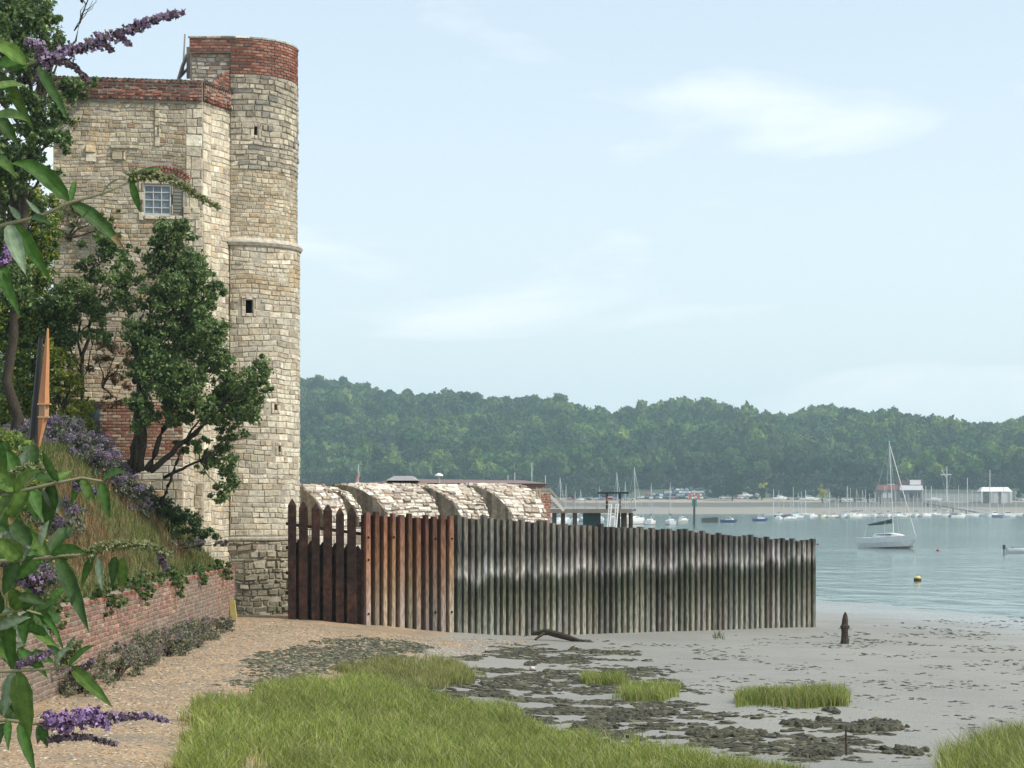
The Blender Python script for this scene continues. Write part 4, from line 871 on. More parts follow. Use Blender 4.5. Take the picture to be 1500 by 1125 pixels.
for i, (u_, w_, h_, lab) in enumerate(((7.2, .4, .26, 'farthest low lavender at the brick wall foot, next to the yellow stone'), (9.7, .45, .3, 'lavender at the wall foot, second from the yellow stone'), (12, .5, .34, 'lavender at the wall foot, third from the yellow stone'), (14.4, .5, .36, 'lavender at the wall foot, fourth from the yellow stone'), (17, .5, .36, 'lavender at the wall foot, fifth from the yellow stone'), (20, .45, .36, 'lavender at the wall foot, sixth from the yellow stone'), (23, .45, .34, 'lavender at the wall foot, seventh from the yellow stone'))):
    x, y = -7.0 + .0 * u_ + w_ * .5, 57.4 - u_; z = float(gz(x, y))
    shrub('lavender', lab, 'lavender', [(x, y, z + h_ * .6, w_, 1.15, h_)], 430, .026, [(.17, .18, .11), (.20, .18, .13), (.12, .14, .07)], 440 + i, 'lavender plants along the foot of the brick wall', [(.26, .22, .24), (.30, .25, .27), (.22, .17, .13)], (x, y, z), .28)
x, y, z = ground_px(225, 952)
for i, (px, py) in enumerate(((185, 962), (235, 955), (262, 952))):
    x, y, z = ground_px(px, py); shrub('beach_plant', ('sprawling green beach plant nearest the camera beside the wall', 'sprawling green beach plant between two others on the shingle', 'small sprawling beach plant furthest out on the shingle')[i], 'plant', [(x, y, z + .06, .3 - i * .05, .35, .10)], 500, .04, MG, 450 + i, 'low green plants on the shingle', None, (x, y, z), stems=3)
shrub('russet_shrub', 'russet seeding dock plant growing against the brick retaining wall', 'shrub', pcl([(190, 880, 22, 40), (205, 920, 18, 22)], 44, .3), 330, .03, [(.20, .10, .06), (.26, .15, .09), (.15, .08, .05)], 455, None, None, None)
for i, (u_, ln_) in enumerate(((3, 1.6), (7, 1.2), (11, 2.0), (15.5, 1.5), (19, 2.2), (24, 1.8), (29, 2.4))):
    x, y = -7.32 + u_ * .007, 57.4 - u_
    shrub('trailing_plant', 'trailing green plant spilling over the coping of the brick wall', 'plant', [(x, y, 1.45, .25, ln_ * .7, .18), (x + .16, y + .3, 1.25, .12, ln_ * .5, .26)], 560, .035, MG + [(.16, .14, .06)], 490 + i, 'trailing plants along the brick wall top', None, (x - .1, y, 1.3), stems=2)
# creeper and shrubs on and in front of the castle
LIME = [(.27, .30, .035), (.19, .24, .035), (.32, .32, .05), (.13, .19, .03)]
shrub('lime_shrub', 'lime green upright shrub behind the wooden sculpture', 'shrub', pcl([(95, 560, 26, 45), (110, 620, 32, 45), (85, 640, 35, 30), (75, 530, 20, 35)], 52.5, .7), 520, .045, LIME, 460, None, None, None)
shrub('mixed_shrub', 'yellow green overgrown shrub filling the left edge behind the sculpture', 'shrub', pcl([(20, 560, 45, 70), (30, 640, 45, 40), (0, 480, 35, 50), (10, 340, 35, 60), (40, 330, 40, 35), (15, 410, 30, 50), (45, 500, 35, 45), (60, 600, 35, 50), (10, 610, 45, 50), (55, 400, 25, 35), (20, 280, 40, 30), (50, 300, 34, 26), (5, 450, 45, 50), (40, 440, 36, 40), (30, 370, 40, 40), (70, 350, 20, 30), (60, 470, 34, 34)], 53.2, .8), 560, .045, LIME + MG, 465, None, None, None)
shrub('ivy', 'pale green creeper clinging to the left part of the castle face', 'creeper', pcl([(100, 320, 55, 28), (130, 345, 45, 24), (90, 370, 40, 30), (160, 320, 30, 14), (120, 300, 30, 16)], 56.1, .12), 170, .05, [(.16, .19, .06), (.10, .14, .04), (.2, .19, .08)], 470, None, None, None)
shrub('parapet_bush', 'green ivy bush growing over the left end of the brick parapet', 'ivy', pcl([(118, 125, 32, 13), (100, 135, 26, 20), (85, 175, 22, 45)], 55.9, .3), 520, .045, MG, 475, None, None, None)
shrub('red_creeper', 'rusty brown dried creeper hanging in front of the brick bay', 'creeper', pcl([(150, 530, 28, 38), (175, 545, 22, 50), (165, 590, 22, 22)], 54.0, .15), 240, .05, [(.22, .11, .05), (.28, .17, .09), (.16, .13, .05), (.3, .22, .13)], 480, None, None, None)
shrub('green_bush', 'bright green bush filling the lower left edge of the bank', 'shrub', [(X_(px, dd), dd, float(bank_z(X_(px, dd), dd)) + .0, .8, 1.1, .38) for px, dd in ((2, 42), (22, 40), (-5, 36), (40, 37), (-10, 44))], 330, .05, MG + LIME[:2], 495, None, None, None)
shrub('mauve_bush', 'low mauve flowering bush on the bank above the brick wall near the left edge', 'shrub', [(X_(px, dd), dd, float(bank_z(X_(px, dd), dd)) + .25, .45, .9, .35) for px, dd in ((70, 40), (50, 36), (95, 42))], 520, .032, GREYL, 497, None, PUR, None, .8)
# trees
g0 = bank_px(200, 668)
B_ = lambda px, py, d: P(px, py, d)
d = 52.0
tree('multi_stem_tree', 'dark green multi stemmed tree in front of the castle turret', 'tree',
     [(B_(205, 690, d), B_(215, 540, d)), (B_(196, 690, d), B_(205, 470, d)), (B_(214, 690, d), B_(255, 590, d)), (B_(190, 690, d), B_(206, 600, d)), (B_(220, 690, d), B_(300, 620, d))],
     [(256, 345, 28, 26), (246, 385, 38, 34), (278, 400, 26, 40), (236, 430, 44, 34), (282, 450, 36, 36), (220, 485, 42, 36), (285, 505, 44, 40), (240, 540, 45, 40), (318, 540, 26, 36), (345, 575, 38, 34), (376, 560, 22, 34), (300, 600, 36, 26), (355, 605, 30, 22), (250, 600, 34, 26), (208, 540, 26, 36), (205, 600, 22, 34), (180, 430, 34, 30, .6), (262, 330, 20, 16), (300, 480, 30, 34), (265, 560, 40, 34), (330, 600, 34, 26), (382, 540, 16, 22), (240, 350, 22, 22), (310, 425, 20, 30)], d, 560, .05, DG, 500, .11)
tree('low_leaning_tree', 'small leaning tree with drooping dark foliage over the bank below the big tree', 'tree',
     [(B_(236, 738, 52.6), B_(262, 670, 52.4)), (B_(240, 700, 52.6), B_(310, 665, 52.2))],
     [(322, 665, 24, 26), (335, 690, 18, 26), (325, 722, 18, 18), (290, 650, 24, 16, .6), (300, 685, 16, 12, .5), (268, 655, 18, 14, .7), (340, 640, 22, 16)], 52.2, 560, .048, DG, 520, .06)
tree('slender_tree', 'slender sparse tree left of the big dark tree against the castle wall', 'tree',
     [(B_(122, 690, 53), B_(118, 470, 53)), (B_(120, 560, 53), B_(140, 400, 53))],
     [(150, 362, 34, 24, .7), (132, 400, 24, 28, .8), (170, 395, 30, 26, .45), (110, 440, 34, 36, .9), (90, 480, 34, 34), (70, 450, 26, 30), (150, 450, 30, 26, .6), (75, 520, 26, 30), (140, 490, 26, 20, .6), (185, 370, 20, 20, .5)], 53, 560, .048, DG + MG, 540, .07)
tree('tall_tree', 'tall dark tree filling the top left corner beside the castle', 'tree',
     [(B_(20, 740, 50), B_(25, 250, 50)), (B_(22, 420, 50), B_(60, 100, 50))],
     [(20, 15, 60, 40), (60, 25, 32, 30), (70, 65, 26, 22), (20, 75, 50, 30), (-20, 120, 50, 40), (60, 110, 24, 20, .8), (95, 128, 34, 16), (60, 165, 38, 26), (20, 185, 26, 18, .7), (70, 205, 44, 20), (30, 235, 40, 26), (-10, 250, 50, 40), (60, 255, 30, 16, .6), (85, 150, 20, 14), (130, -3, 16, 6, .4), (45, 100, 34, 26), (10, 45, 40, 30), (50, 190, 30, 20), (0, 215, 34, 30), (40, 145, 30, 16), (90, 60, 12, 14), (25, 300, 40, 30), (0, 360, 40, 40), (20, 420, 34, 36)], 50, 520, .055, DG, 560, .16)
# carved timber spindle on its post
t = empty('timber_sculpture', B_(52, 668, 46), 'carved orange brown timber spindle mounted on a tall black post', 'sculpture'); k = 46 / F
mb = MB(); mb.tube([B_(46, 680, 46.08), B_(52, 600, 46.08), B_(60, 495, 46.08)], [.11, .085, .05], 6, (.018, .014, .012)); mb.build('post', M['plain'], t)
def sp(px, py, w_, y=46): return [tuple(P(px, py, y) + Vector((a * w_ * k, b * .035, 0))) for a, b in ((-1, -.6), (.3, -1.8), (1, 1), (-1, 1))]
mb = MB(); OR = (.46, .20, .08)
mb.loft([sp(70, 481, 1, 45.9), sp(68, 520, 4, 45.9), sp(65, 570, 6.5, 45.9), sp(64, 592, 8, 45.9)], OR); mb.loft([sp(63, 612, 6.5, 45.9), sp(60, 632, 4, 45.9), sp(57, 655, 1, 45.9)], OR); b = mb.build('blade', M['plain'], t)
mb = MB(); mb.loft([sp(64.5, 592, 7, 45.9), sp(64, 612, 7, 45.9)], (.40, .22, .11)); 
mb.box(P(65, 592, 45.9), (19 * k, .14, 2 * k), 0, (.5, .3, .15)); mb.box(P(64, 611, 45.9), (16 * k, .13, 2 * k), 0, (.5, .3, .15)); mb.build('collar', M['plain'], t)

# ---------------------------------------------------------------- boats
def copy_tree(o, parent=None):
    c = o.copy(); C.collection.objects.link(c); c.parent = parent
    for ch in o.children:
        copy_tree(ch, c)
    return c
def hull_rings(Lh, B, H, n=11, sheer=.25, transom=.7):
    rings = []
    for i in range(n):
        t = i / (n - 1); x = (t - .5) * Lh; bw = B / 2 * (transom + (1 - transom) * math.sin(min(1, t / .45) * math.pi / 2)) if t < .45 else B / 2 * max(.02, (1 - ((t - .45) / .55) ** 2.2))
        top = H * (1 + sheer * (t - .4) ** 2 * 2); kz = -.35 if t < .85 else -.35 + (t - .85) / .15 * (H * .9)
        ring_ = []
        for a, zz in ((-1, top), (-.97, top * .55), (-.82, .05), (-.4, min(kz, .0)), (.4, min(kz, .0)), (.82, .05), (.97, top * .55), (1, top)):
            xx = x + (top - zz) * (-.25 if t > .6 else .0) * t; ring_.append((xx, a * bw, max(zz, kz)))
        rings.append(ring_)
    return rings
def yacht(name, label, cat, Lh=6.8, B=2.3, H=.95, mast=9.0, hullc=(.72, .72, .70), cover=(.03, .05, .06), stripe=(.12, .05, .05), mr_=.075, boomz=2.0, group=None):
    t = empty(name, (0, 0, 0), label, cat, group)
    mb = MB(); rg = hull_rings(Lh, B, H); mb.loft(rg, hullc); h = mb.build('hull', M['plain'], t, False)
    mb = MB(); mb.loft([[(x, y * 1.005, z) for x, y, z in [(p[0], p[1] * 1.01, -.02) for p in (r[1], r[6])] + [(p[0], p[1] * 1.01, .10) for p in (r[6], r[1])]] for r in rg[:-1]], stripe); mb.build('waterline', M['plain'], h)
    mb = MB(); mb.loft([[(x, -B * w_, H * 1.0), (x, B * w_, H * 1.0), (x, B * w_ * .8, H + hh), (x, -B * w_ * .8, H + hh)] for x, w_, hh in ((-Lh * .22, .30, .30), (-Lh * .18, .32, .42), (0, .30, .42), (Lh * .16, .22, .28), (Lh * .30, .10, .08))], (.70, .70, .68)); c = mb.build('cabin', M['plain'], t)
    mb = MB(); mb.box((-Lh * .02, 0, H + .24), (Lh * .26, B * .56, .12), 0, (.03, .035, .04)); mb.build('window', M['glass'], c)
    if mast:
        mb = MB(); mb.tube([(Lh * .08, 0, H + .3), (Lh * .08 - .15, 0, H + mast)], [mr_, mr_ * .7], 6, (.55, .56, .56)); mb.tube([(Lh * .08 - .07, -.5, H + mast * .55), (Lh * .08 - .07, .5, H + mast * .55)], .03, 4, (.5, .5, .5)); m_ = mb.build('mast', M['plain'], t)
        mb = MB()
        for a in ((Lh * .48, 0, H * 1.15), (-Lh * .48, 0, H), (Lh * .05, B * .45, H), (Lh * .05, -B * .45, H)): mb.tube([a, (Lh * .08 - .13, 0, H + mast * .97)], .014 if abs(a[1]) > 0 or a[0] < 0 else .045, 4, (.5, .5, .5))
        mb.build('rigging', M['plain'], t)
        mb = MB(); mb.tube([(Lh * .07, 0, H + boomz * .55 + .4), (-Lh * .15, 0, H + boomz * .55 + .25), (-Lh * .38, 0, H + boomz * .55 + .14)], [.22, .17, .07], 7, cover); mb.build('sail_cover', M['plain'], t)
    return t
def motorboat(name, label, cat, hullc=(.70, .71, .72), topc=(.72, .72, .70), Lh=6.0, group=None):
    t = empty(name, (0, 0, 0), label, cat, group); mb = MB(); mb.loft(hull_rings(Lh, 2.3, .95, transom=.85), hullc); mb.build('hull', M['plain'], t)
    mb = MB(); mb.loft([[(-Lh * .12, -.8, z0) if 0 else (x0, -.85 * s, z0), (x1, -.85 * s, z0), (x1, .85 * s, z0), (x0, .85 * s, z0)] for z0, x0, x1, s in ((.95, -Lh * .2, Lh * .28, 1), (1.45, -Lh * .18, Lh * .18, .95), (2.0, -Lh * .16, Lh * .06, .85))], topc); c = mb.build('cabin', M['plain'], t)
    mb = MB(); mb.loft([[(-Lh * .15, -.84, z), (x1, -.84, z), (x1, .84, z), (-Lh * .15, .84, z)] for z, x1 in ((1.5, Lh * .172), (1.86, Lh * .10))], (.03, .04, .05)); mb.build('window', M['glass'], c)
    mb = MB(); mb.tube([(-Lh * .1, 0, 2.0), (-Lh * .12, 0, 3.0)], .03, 5, (.6, .6, .6)); mb.build('aerial', M['plain'], t); return t
WT = (.72, .72, .70)
y0 = yacht('sailing_yacht', 'largest moored yacht with white hull, tall mast and dark green sail cover', 'yacht', 6.6, 2.3, 1.0, 8.9, mr_=.06, cover=(.02, .05, .045), stripe=(.13, .06, .06))
d = 202; y0.location = (X_(1303, d), d, WZ); y0.rotation_euler = (0, R(-2.5), R(-52))
ya = {c: None for c in 'wbgy'}
cols = {'w': (WT, (.05, .07, .12)), 'b': ((.05, .08, .22), (.6, .6, .6)), 'g': ((.55, .60, .60), (.1, .25, .3)), 'y': ((.62, .60, .50), (.25, .22, .16))}
first = {}
def put_yacht(kind, px, wy, topy, label, rz):
    d = (EYE - WZ) * F / (wy - HZ); sc = (wy - topy) / F * d / 9.9 if topy else .85; sc = min(max(sc, .55), 1.35)
    key = kind + ('m' if topy else 'n')
    if key not in first:
        first[key] = yacht('moored_yacht', label, 'yacht', 6.6, 2.3, .95, 8.7 if topy else 0, cols[kind][0], cols[kind][1], mr_=.085, group='yachts moored along the far shore'); o = first[key]
    else: o = copy_tree(first[key])
    o['label'] = label; o.location = (X_(px, d), d, WZ); o.rotation_euler = (R(rng.uniform(-1, 1)), R(rng.uniform(-1.5, 1.5)), R(rz)); s_ = (min(1.15, max(.8, sc)));o.scale = (s_, s_, sc)
ordn = 'first second third fourth fifth sixth seventh eighth ninth tenth eleventh twelfth thirteenth fourteenth fifteenth sixteenth seventeenth eighteenth nineteenth twentieth'.split()
behind = [('w', 820, 768, 697, 'white yacht with mast just right of the bastion stair'), ('w', 829, 766, 707, 'yacht behind the pier, second mast from the bastion stair'), ('w', 842, 765, 718, 'yacht behind the pier, third mast from the bastion stair'), ('g', 852, 764, 716, 'grey yacht behind the dark pier panel'), ('w', 879, 764, 711, 'yacht whose mast rises left of the black gantry'), ('w', 904, 766, 690, 'tall masted white yacht directly behind the black gantry'), ('y', 917, 763, 704, 'cream yacht behind the right end of the black gantry')]
for i, (k, px, wy, ty, lab) in enumerate(behind): put_yacht(k, px, wy, ty, lab, 60 + (i * 37) % 60)
mid = [('w', 929, 768, 682, 'tallest masted yacht just right of the pier'), ('w', 953, 769, 706, 'white yacht second right of the pier'), ('w', 982, 769, 705, 'white yacht third right of the pier, tender beside it')]
for i, (k, px, wy, ty, lab) in enumerate(mid): put_yacht(k, px, wy, ty, lab, 55 + i * 20)
row = [('w', 1141, 762, 716, 0), ('w', 1157, 761, 730, 0), ('g', 1168, 760, 720, 0), ('w', 1191, 759, None, 0), ('y', 1208, 759, 722, 0), ('y', 1222, 759, 728, 0), ('g', 1240, 759, 718, 0), ('w', 1253, 759, 715, 0), ('w', 1262, 758, 717, 0), ('w', 1281, 758, 719, 0), ('y', 1292, 758, 724, 0), ('w', 1302, 758, 720, 0), ('w', 1318, 758, 728, 0), ('y', 1330, 757.5, 722, 0), ('w', 1343, 757.5, 720, 0), ('w', 1357, 757.5, None, 0), ('w', 1371, 757, 718, 0), ('b', 1389, 757, 724, 0), ('w', 1409, 757, 721, 0), ('b', 1436, 756.5, None, 0)]
cn = {'w': 'white', 'b': 'dark blue hulled', 'g': 'pale grey', 'y': 'cream'}
for i, (k, px, wy, ty, _) in enumerate(row): put_yacht(k, px, wy, ty, f'{cn[k]} yacht{"" if ty else " without mast"}, {ordn[i]} in the far row from the blue boat', rng.uniform(20, 75))
mbt = None
for i, (px, wy, hc, lab, rz) in enumerate(((1000, 765, (.55, .52, .46), 'small cream motorboat moored right of the three tall masts', 40), (1068, 765.5, (.06, .09, .2), 'white topped motorboat with dark blue hull right of the barge', -20), (1114, 763.5, (.05, .06, .25), 'motorboat with deep blue hull starting the far row', 10), (1455, 758, WT, 'white motorboat near the end of the far row', 30), (1476, 758, WT, 'white rounded motorboat last of the far row by the frame edge', 5), (934, 764, WT, 'white motorboat half hidden behind the pier end', 20))):
    b = motorboat('motorboat', lab, 'motorboat', hc, group='motorboats moored by the far shore'); d = (EYE - WZ) * F / (wy - HZ); b.location = (X_(px, d), d, WZ); b.rotation_euler.z = R(rz); s_ = .62 if px < 1120 else .9; b.scale = (s_, s_, s_)
d = 4.1 * F / 72; dg = empty('dinghy', (X_(1497, d), d, WZ), 'small white dinghy with outboard cut by the frame edge', 'dinghy', None, R(10)); mb = MB(); mb.loft([[(a + dg.location.x, b + dg.location.y, c + WZ) for a, b, c in r_] for r_ in hull_rings(2.6, 1.2, .38, transom=.8)], WT); mb.build('hull', M['plain'], dg)
mb = MB(); mb.box((dg.location.x - 1.5, dg.location.y, WZ + .5), (.2, .2, .35), 0, (.04, .04, .04)); mb.tube([(dg.location.x - 1.5, dg.location.y, WZ + .4), (dg.location.x - 1.5, dg.location.y, WZ - .2)], .05, 5, (.04, .04, .04)); mb.build('outboard', M['plain'], dg)
def buoy(px, wy, rad, top, bot, label, hs=1.0):
    d = 4.1 * F / (wy - HZ); t = empty('buoy', (X_(px, d), d, WZ), label, 'buoy', 'mooring buoys on the river'); x = t.location.x
    for nm, a, b, c in (('float', -1.2, .35, bot), ('cap', .35, 1.571, top)):
        mb = MB(); mb.loft([[(x + math.cos(u) * math.cos(v) * rad, d + math.sin(u) * math.cos(v) * rad, WZ + rad * .35 + math.sin(v) * rad * hs) for u in np.linspace(0, 6.283, 15)[:-1]] for v in np.linspace(a, b, 7)], c); mb.build(nm, M['plain'], t, True)
    mb = MB(); mb.tube([(x, d, WZ + rad * (.3 + hs)), (x, d, WZ + rad * (.7 + hs))], rad * .12, 5, (.2, .15, .1)); mb.build('ring', M['plain'], t)
buoy(1344, 851, .21, (.62, .50, .14), (.06, .04, .02), 'round mooring buoy with yellow top and black base')
buoy(1374, 807, .14, (.5, .12, .1), (.35, .06, .05), 'small red buoy right of the largest yacht')
buoy(1198, 798, .13, (.3, .08, .06), (.2, .05, .04), 'small dark red buoy beside the end of the grey fence')
buoy(1484, 804, .12, (.1, .06, .05), (.08, .05, .04), 'tiny dark buoy beside the dinghy')
# beacon on the far mud
d = 420; t = empty('channel_beacon', (X_(1017, d), d, WZ), 'channel beacon with red lattice over green panel on one pile', 'beacon'); x = t.location.x; k = d / F
mb = MB(); mb.tube([(x, d, WZ - .5), (x, d, Z_(732, d))], .22, 6, (.05, .05, .045)); mb.build('pile', M['plain'], t)
mb = MB(); mb.box((x, d, Z_(736, d)), (7 * k, .3, 10 * k), 0, (.06, .22, .14)); mb.build('green_panel', M['plain'], t)
mb = MB()
for a in (-1, 1): mb.box((x + a * 6 * k, d, Z_(727, d)), (4 * k, .3, 10 * k), 0, (.55, .16, .12))
mb.box((x, d, Z_(726, d)), (7 * k, .3, 1.5 * k), 0, (.4, .2, .16)); mb.tube([(x, d, Z_(732, d)), (x, d, Z_(718, d))], .15, 5, (.5, .5, .45)); mb.build('red_daymark', M['plain'], t)
mb = MB(); d = 480; x = X_(1041, d); k = d / F; mb.loft([[(x - 12 * k, d + b, z), (x + 11 * k, d + b, z + .2), (x + 11 * k, d + b + 3, z + .2), (x - 12 * k, d + b + 3, z)] for z, b in ((WZ - .3, 0.2), (WZ + 1.0, 0))], (.10, .085, .07)); one('barge', mb, M['plain'], 'low dark timber barge lying on the far mud', 'barge')
# ---------------------------------------------------------------- pier behind the fence
DP = 82.0; k = DP / F
pr = empty('timber_pier', (X_(860, DP), DP, 0), 'timber pier with thin railing and dark piles behind the grey fence', 'pier')
mb = MB(); a, b = P(800, 748, DP), P(925, 748, DP); gy = (.20, .18, .15)
mb.box(((a.x + b.x) / 2, DP + 1, Z_(748.5, DP)), (b.x - a.x, 2.4, 6 * k), 0, gy); mb.build('deck', M['plain'], pr)
for i, px in enumerate((812, 826, 842, 908, 913, 918, 924)):
    mb = MB(); x = X_(px, DP + .2); mb.tube([(x, DP + .2 + (i % 2) * 1.5, -1.6), (x, DP + .2 + (i % 2) * 1.5, Z_(751, DP))], .085, 6, (.10, .09, .075)); mb.build('pile', M['bark'] if i > 2 else M['plain'], pr)
for zz in (733, 739):
    mb = MB(); mb.tube([P(802, zz, DP), P(925, zz, DP)], .016, 4, (.36, .35, .32)); mb.build('rail', M['plain'], pr)
for px in range(806, 926, 17): mb = MB(); mb.tube([P(px, 731, DP), P(px, 746, DP)], .02, 4, (.36, .35, .32)); mb.build('railing_post', M['plain'], pr)
mb = MB(); mb.box((X_(867, DP), DP + .1, (Z_(752, DP) + Z_(775, DP)) / 2), (26 * k, .12, 24 * k), 0, (.025, .06, .06)); mb.build('side_panel', M['plain'], pr)
gn = empty('gantry', P(895, 748, DP), 'black T shaped gantry with red sign standing on the pier', 'gantry')
mb = MB(); mb.box(P(898, 722, DP + .5), (46 * k, .15, 2.6 * k), 0, (.02, .03, .03)); mb.build('crossbar', M['plain'], gn)
for px in (889, 908): mb = MB(); mb.box(((X_(px, DP + .5)), DP + .5, (Z_(722, DP) + Z_(746, DP)) / 2), (3.4 * k, .12, 24 * k), 0, (.03, .03, .03)); mb.build('upright', M['plain'], gn)
mb = MB(); mb.box(P(893, 730, DP + .3), (9 * k, .05, 4.5 * k), 0, (.45, .12, .14)); mb.box(P(894, 728, DP + .26), (7 * k, .03, 1.6 * k), 0, (.6, .55, .55)); mb.build('sign', M['plain'], gn)
for i, (a_, b_, lab) in enumerate((((894, 738), (891, 775), 'white ladder hanging from the pier, nearest the dark panel'), ((904, 738), (901, 775), 'white ladder hanging from the pier, nearest the dark piles'))):
    t = empty('ladder', P(*b_, DP - .6), lab, 'ladder', 'white ladders on the pier')
    for s in (-1.6, 1.6): mb = MB(); mb.tube([P(a_[0] + s, a_[1], DP - .5), P(b_[0] + s, b_[1], DP - .7)], .028, 5, (.7, .7, .68)); mb.build('stile', M['plain'], t)
    for j in range(8): mb = MB(); q = j / 7; yy = a_[1] + 2 + q * 33; xx = a_[0] + (b_[0] - a_[0]) * q; mb.tube([P(xx - 1.6, yy, DP - .55 - q * .15), P(xx + 1.6, yy, DP - .55 - q * .15)], .018, 4, (.65, .65, .63)); mb.build('rung', M['plain'], t)
st = empty('pier_steps', P(808, 728, DP - 4), 'wooden steps with pale handrails going down from bastion to pier', 'steps')
mb = MB(); mb.bar(P(785, 717, 76), P(806, 717, 76), .05, None, (.36, .33, .28)); mb.bar(P(785, 722, 76), P(806, 722, 76), .05, None, (.36, .33, .28)); mb.bar(P(806, 717, 76), P(827, 742, 76), .05, None, (.36, .33, .28))
mb.bar(P(806, 726, 75.6), P(826, 748, 75.6), .07, None, (.62, .60, .55)); mb.build('handrail', M['plain'], st)
mb = MB(); 
for j in range(7): q = P(804 + j * 3.3, 730 + j * 3.3, 76.2); mb.box(tuple(q), (.16, .9, .04), 0, (.25, .2, .16))
mb.build('tread', M['plain'], st)
for px in (786, 796, 806): mb = MB(); mb.tube([P(px, 714, 76), P(px, 740, 76)], .035, 4, (.33, .3, .26)); mb.build('post', M['plain'], st)
# low roofs and small items beyond the bastion
d = 92; k = d / F
sh = empty('long_shed', P(640, 705, d), 'low long building with reddish brown roof seen over the bastion', 'building')
mb = MB(); mb.loft([[(X_(540, d), d + b, z), (X_(800, d + 4), d + 5 + b, z), (X_(800, d + 4), d + 13 + b, z), (X_(540, d), d + 8 + b, z)] for z, b in ((-1, 0), (Z_(707, d), 0))], (.22, .13, .10)); mb.build('wall', M['plain'], sh)
mb = MB(); mb.loft([[(X_(555, d) + i_, d + i_ * 2, z), (X_(798, d + 4) - i_, d + 5 + i_ * 2, z), (X_(798, d + 4) - i_, d + 13 - i_ * 2, z), (X_(555, d) + i_, d + 8 - i_ * 2, z)] for z, i_ in ((Z_(707, d), -.2), (Z_(701, d), .9))], (.17, .105, .085)); mb.build('roof', M['plain'], sh)
mb = MB(); mb.loft([[(X_(566, d) + a, d - .5 + b, z), (X_(612, d) - a, d - .5 + b, z), (X_(612, d) - a, d + 3 + b, z), (X_(566, d) + a, d + 3 + b, z)] for z, a, b in ((Z_(704, d), 0, 0), (Z_(697, d), .3, .8))], (.27, .26, .25)); mb.build('rooflight', M['plain'], sh)
mb = MB(); mb.tube([P(643, 708, 74), P(643, 696, 74)], .04, 6, (.4, .4, .38)); la = empty('lamp_post', P(643, 708, 74), 'short lamp with white domed cap above the bastion', 'lamp'); mb.build('post', M['plain'], la); mb = MB(); mb.tube([P(643, 697, 74), P(643, 695, 74), P(643, 693, 74)], [.15, .12, .03], 10, (.75, .75, .72)); mb.build('lamp_cap', M['plain'], la)
fl = empty('furled_flag', P(520, 709, 70), 'pink and white furled flag on a leaning pole behind the bastion', 'flag'); mb = MB(); mb.tube([P(520, 710, 70), P(527, 691, 70)], .02, 5, (.6, .55, .5)); mb.build('pole', M['plain'], fl); mb = MB(); mb.tube([P(522, 707, 69.95), P(524.5, 698, 69.95), P(527, 692, 69.95)], [.05, .045, .015], 6, (.5, .28, .25)); mb.build('flag', M['plain'], fl)

# ---------------------------------------------------------------- far shore
def shore_y(px, py):                                       # distance at which the far ground is met at this picture row
    dd = np.arange(905, 1075, 1.0); z = far_z((px - 750) / F * dd, dd); rows = HZ - (z - EYE) / dd * F
    i = int(np.argmin(np.abs(rows - py))); return float(dd[i]), float(z[i])
def far_at(px, py): d, z = shore_y(px, py); return (px - 750) / F * d, d, z
cc_ = {'white': (.70, .70, .70), 'silver': (.42, .43, .44), 'black': (.03, .03, .035), 'blue': (.06, .10, .2), 'red': (.35, .05, .04)}
cars = {}
def car(kind):
    mb = MB(); c = cc_[kind]
    mb.loft([[(x, -.85 * w_, z0), (x, .85 * w_, z0), (x, .85 * w_, z1), (x, -.85 * w_, z1)] for x, w_, z0, z1 in ((-2.1, .85, .4, .8), (-2.0, .97, .28, .95), (-.9, 1, .25, 1.0), (.9, 1, .25, .98), (1.7, .97, .27, .85), (2.1, .8, .35, .65))], c)
    mb.loft([[(-1.7, -.78, .95), (1.1, -.78, .95), (1.1, .78, .95), (-1.7, .78, .95)], [(-1.2, -.62, 1.42), (.4, -.62, 1.42), (.4, .62, 1.42), (-1.2, .62, 1.42)]], (.04, .05, .06), 1)
    mb.box((-.4, 0, 1.43), (1.55, 1.2, .05), 0, c)
    for x in (-1.3, 1.3):
        for y in (-.82, .82): mb.tube([(x, y - .1, .32), (x, y + .1, .32)], .32, 9, (.02, .02, .02))
    return mb.build('parked_car', [M['plain'], M['glass']])
r = random.Random(12); spots = []
for row_, (py, x0, x1, st_) in enumerate(((731, 935, 1034, 6.5), (727, 950, 1034, 6.2), (723, 975, 1032, 6.8), (719, 985, 1030, 7), (715, 992, 1016, 6.5), (732, 1150, 1205, 10), (733, 1385, 1440, 9), (730, 1392, 1436, 11), (733, 835, 930, 8), (734, 1212, 1288, 9), (734, 1484, 1506, 8), (731, 1060, 1110, 9))):
    px = x0
    while px < x1: spots.append((px + r.uniform(-1, 1), py + r.uniform(-.5, .5), row_)); px += st_
for px, py, row_ in spots:
    kd = r.choices(list(cc_), [5, 4, 3, 2, 1])[0]; x, y, z = far_at(px, py)
    if kd not in cars: o = cars[kd] = car(kd)
    else: o = cars[kd].copy(); C.collection.objects.link(o)
    o.location = (x, y, z + .02); o.rotation_euler.z = R(r.uniform(60, 110) if row_ < 5 else r.uniform(-25, 25)); o.name = 'parked_car'
    tag(o, f'{kd} car parked on the far shore below the woods', 'car', f'{kd} cars parked on the far shore')
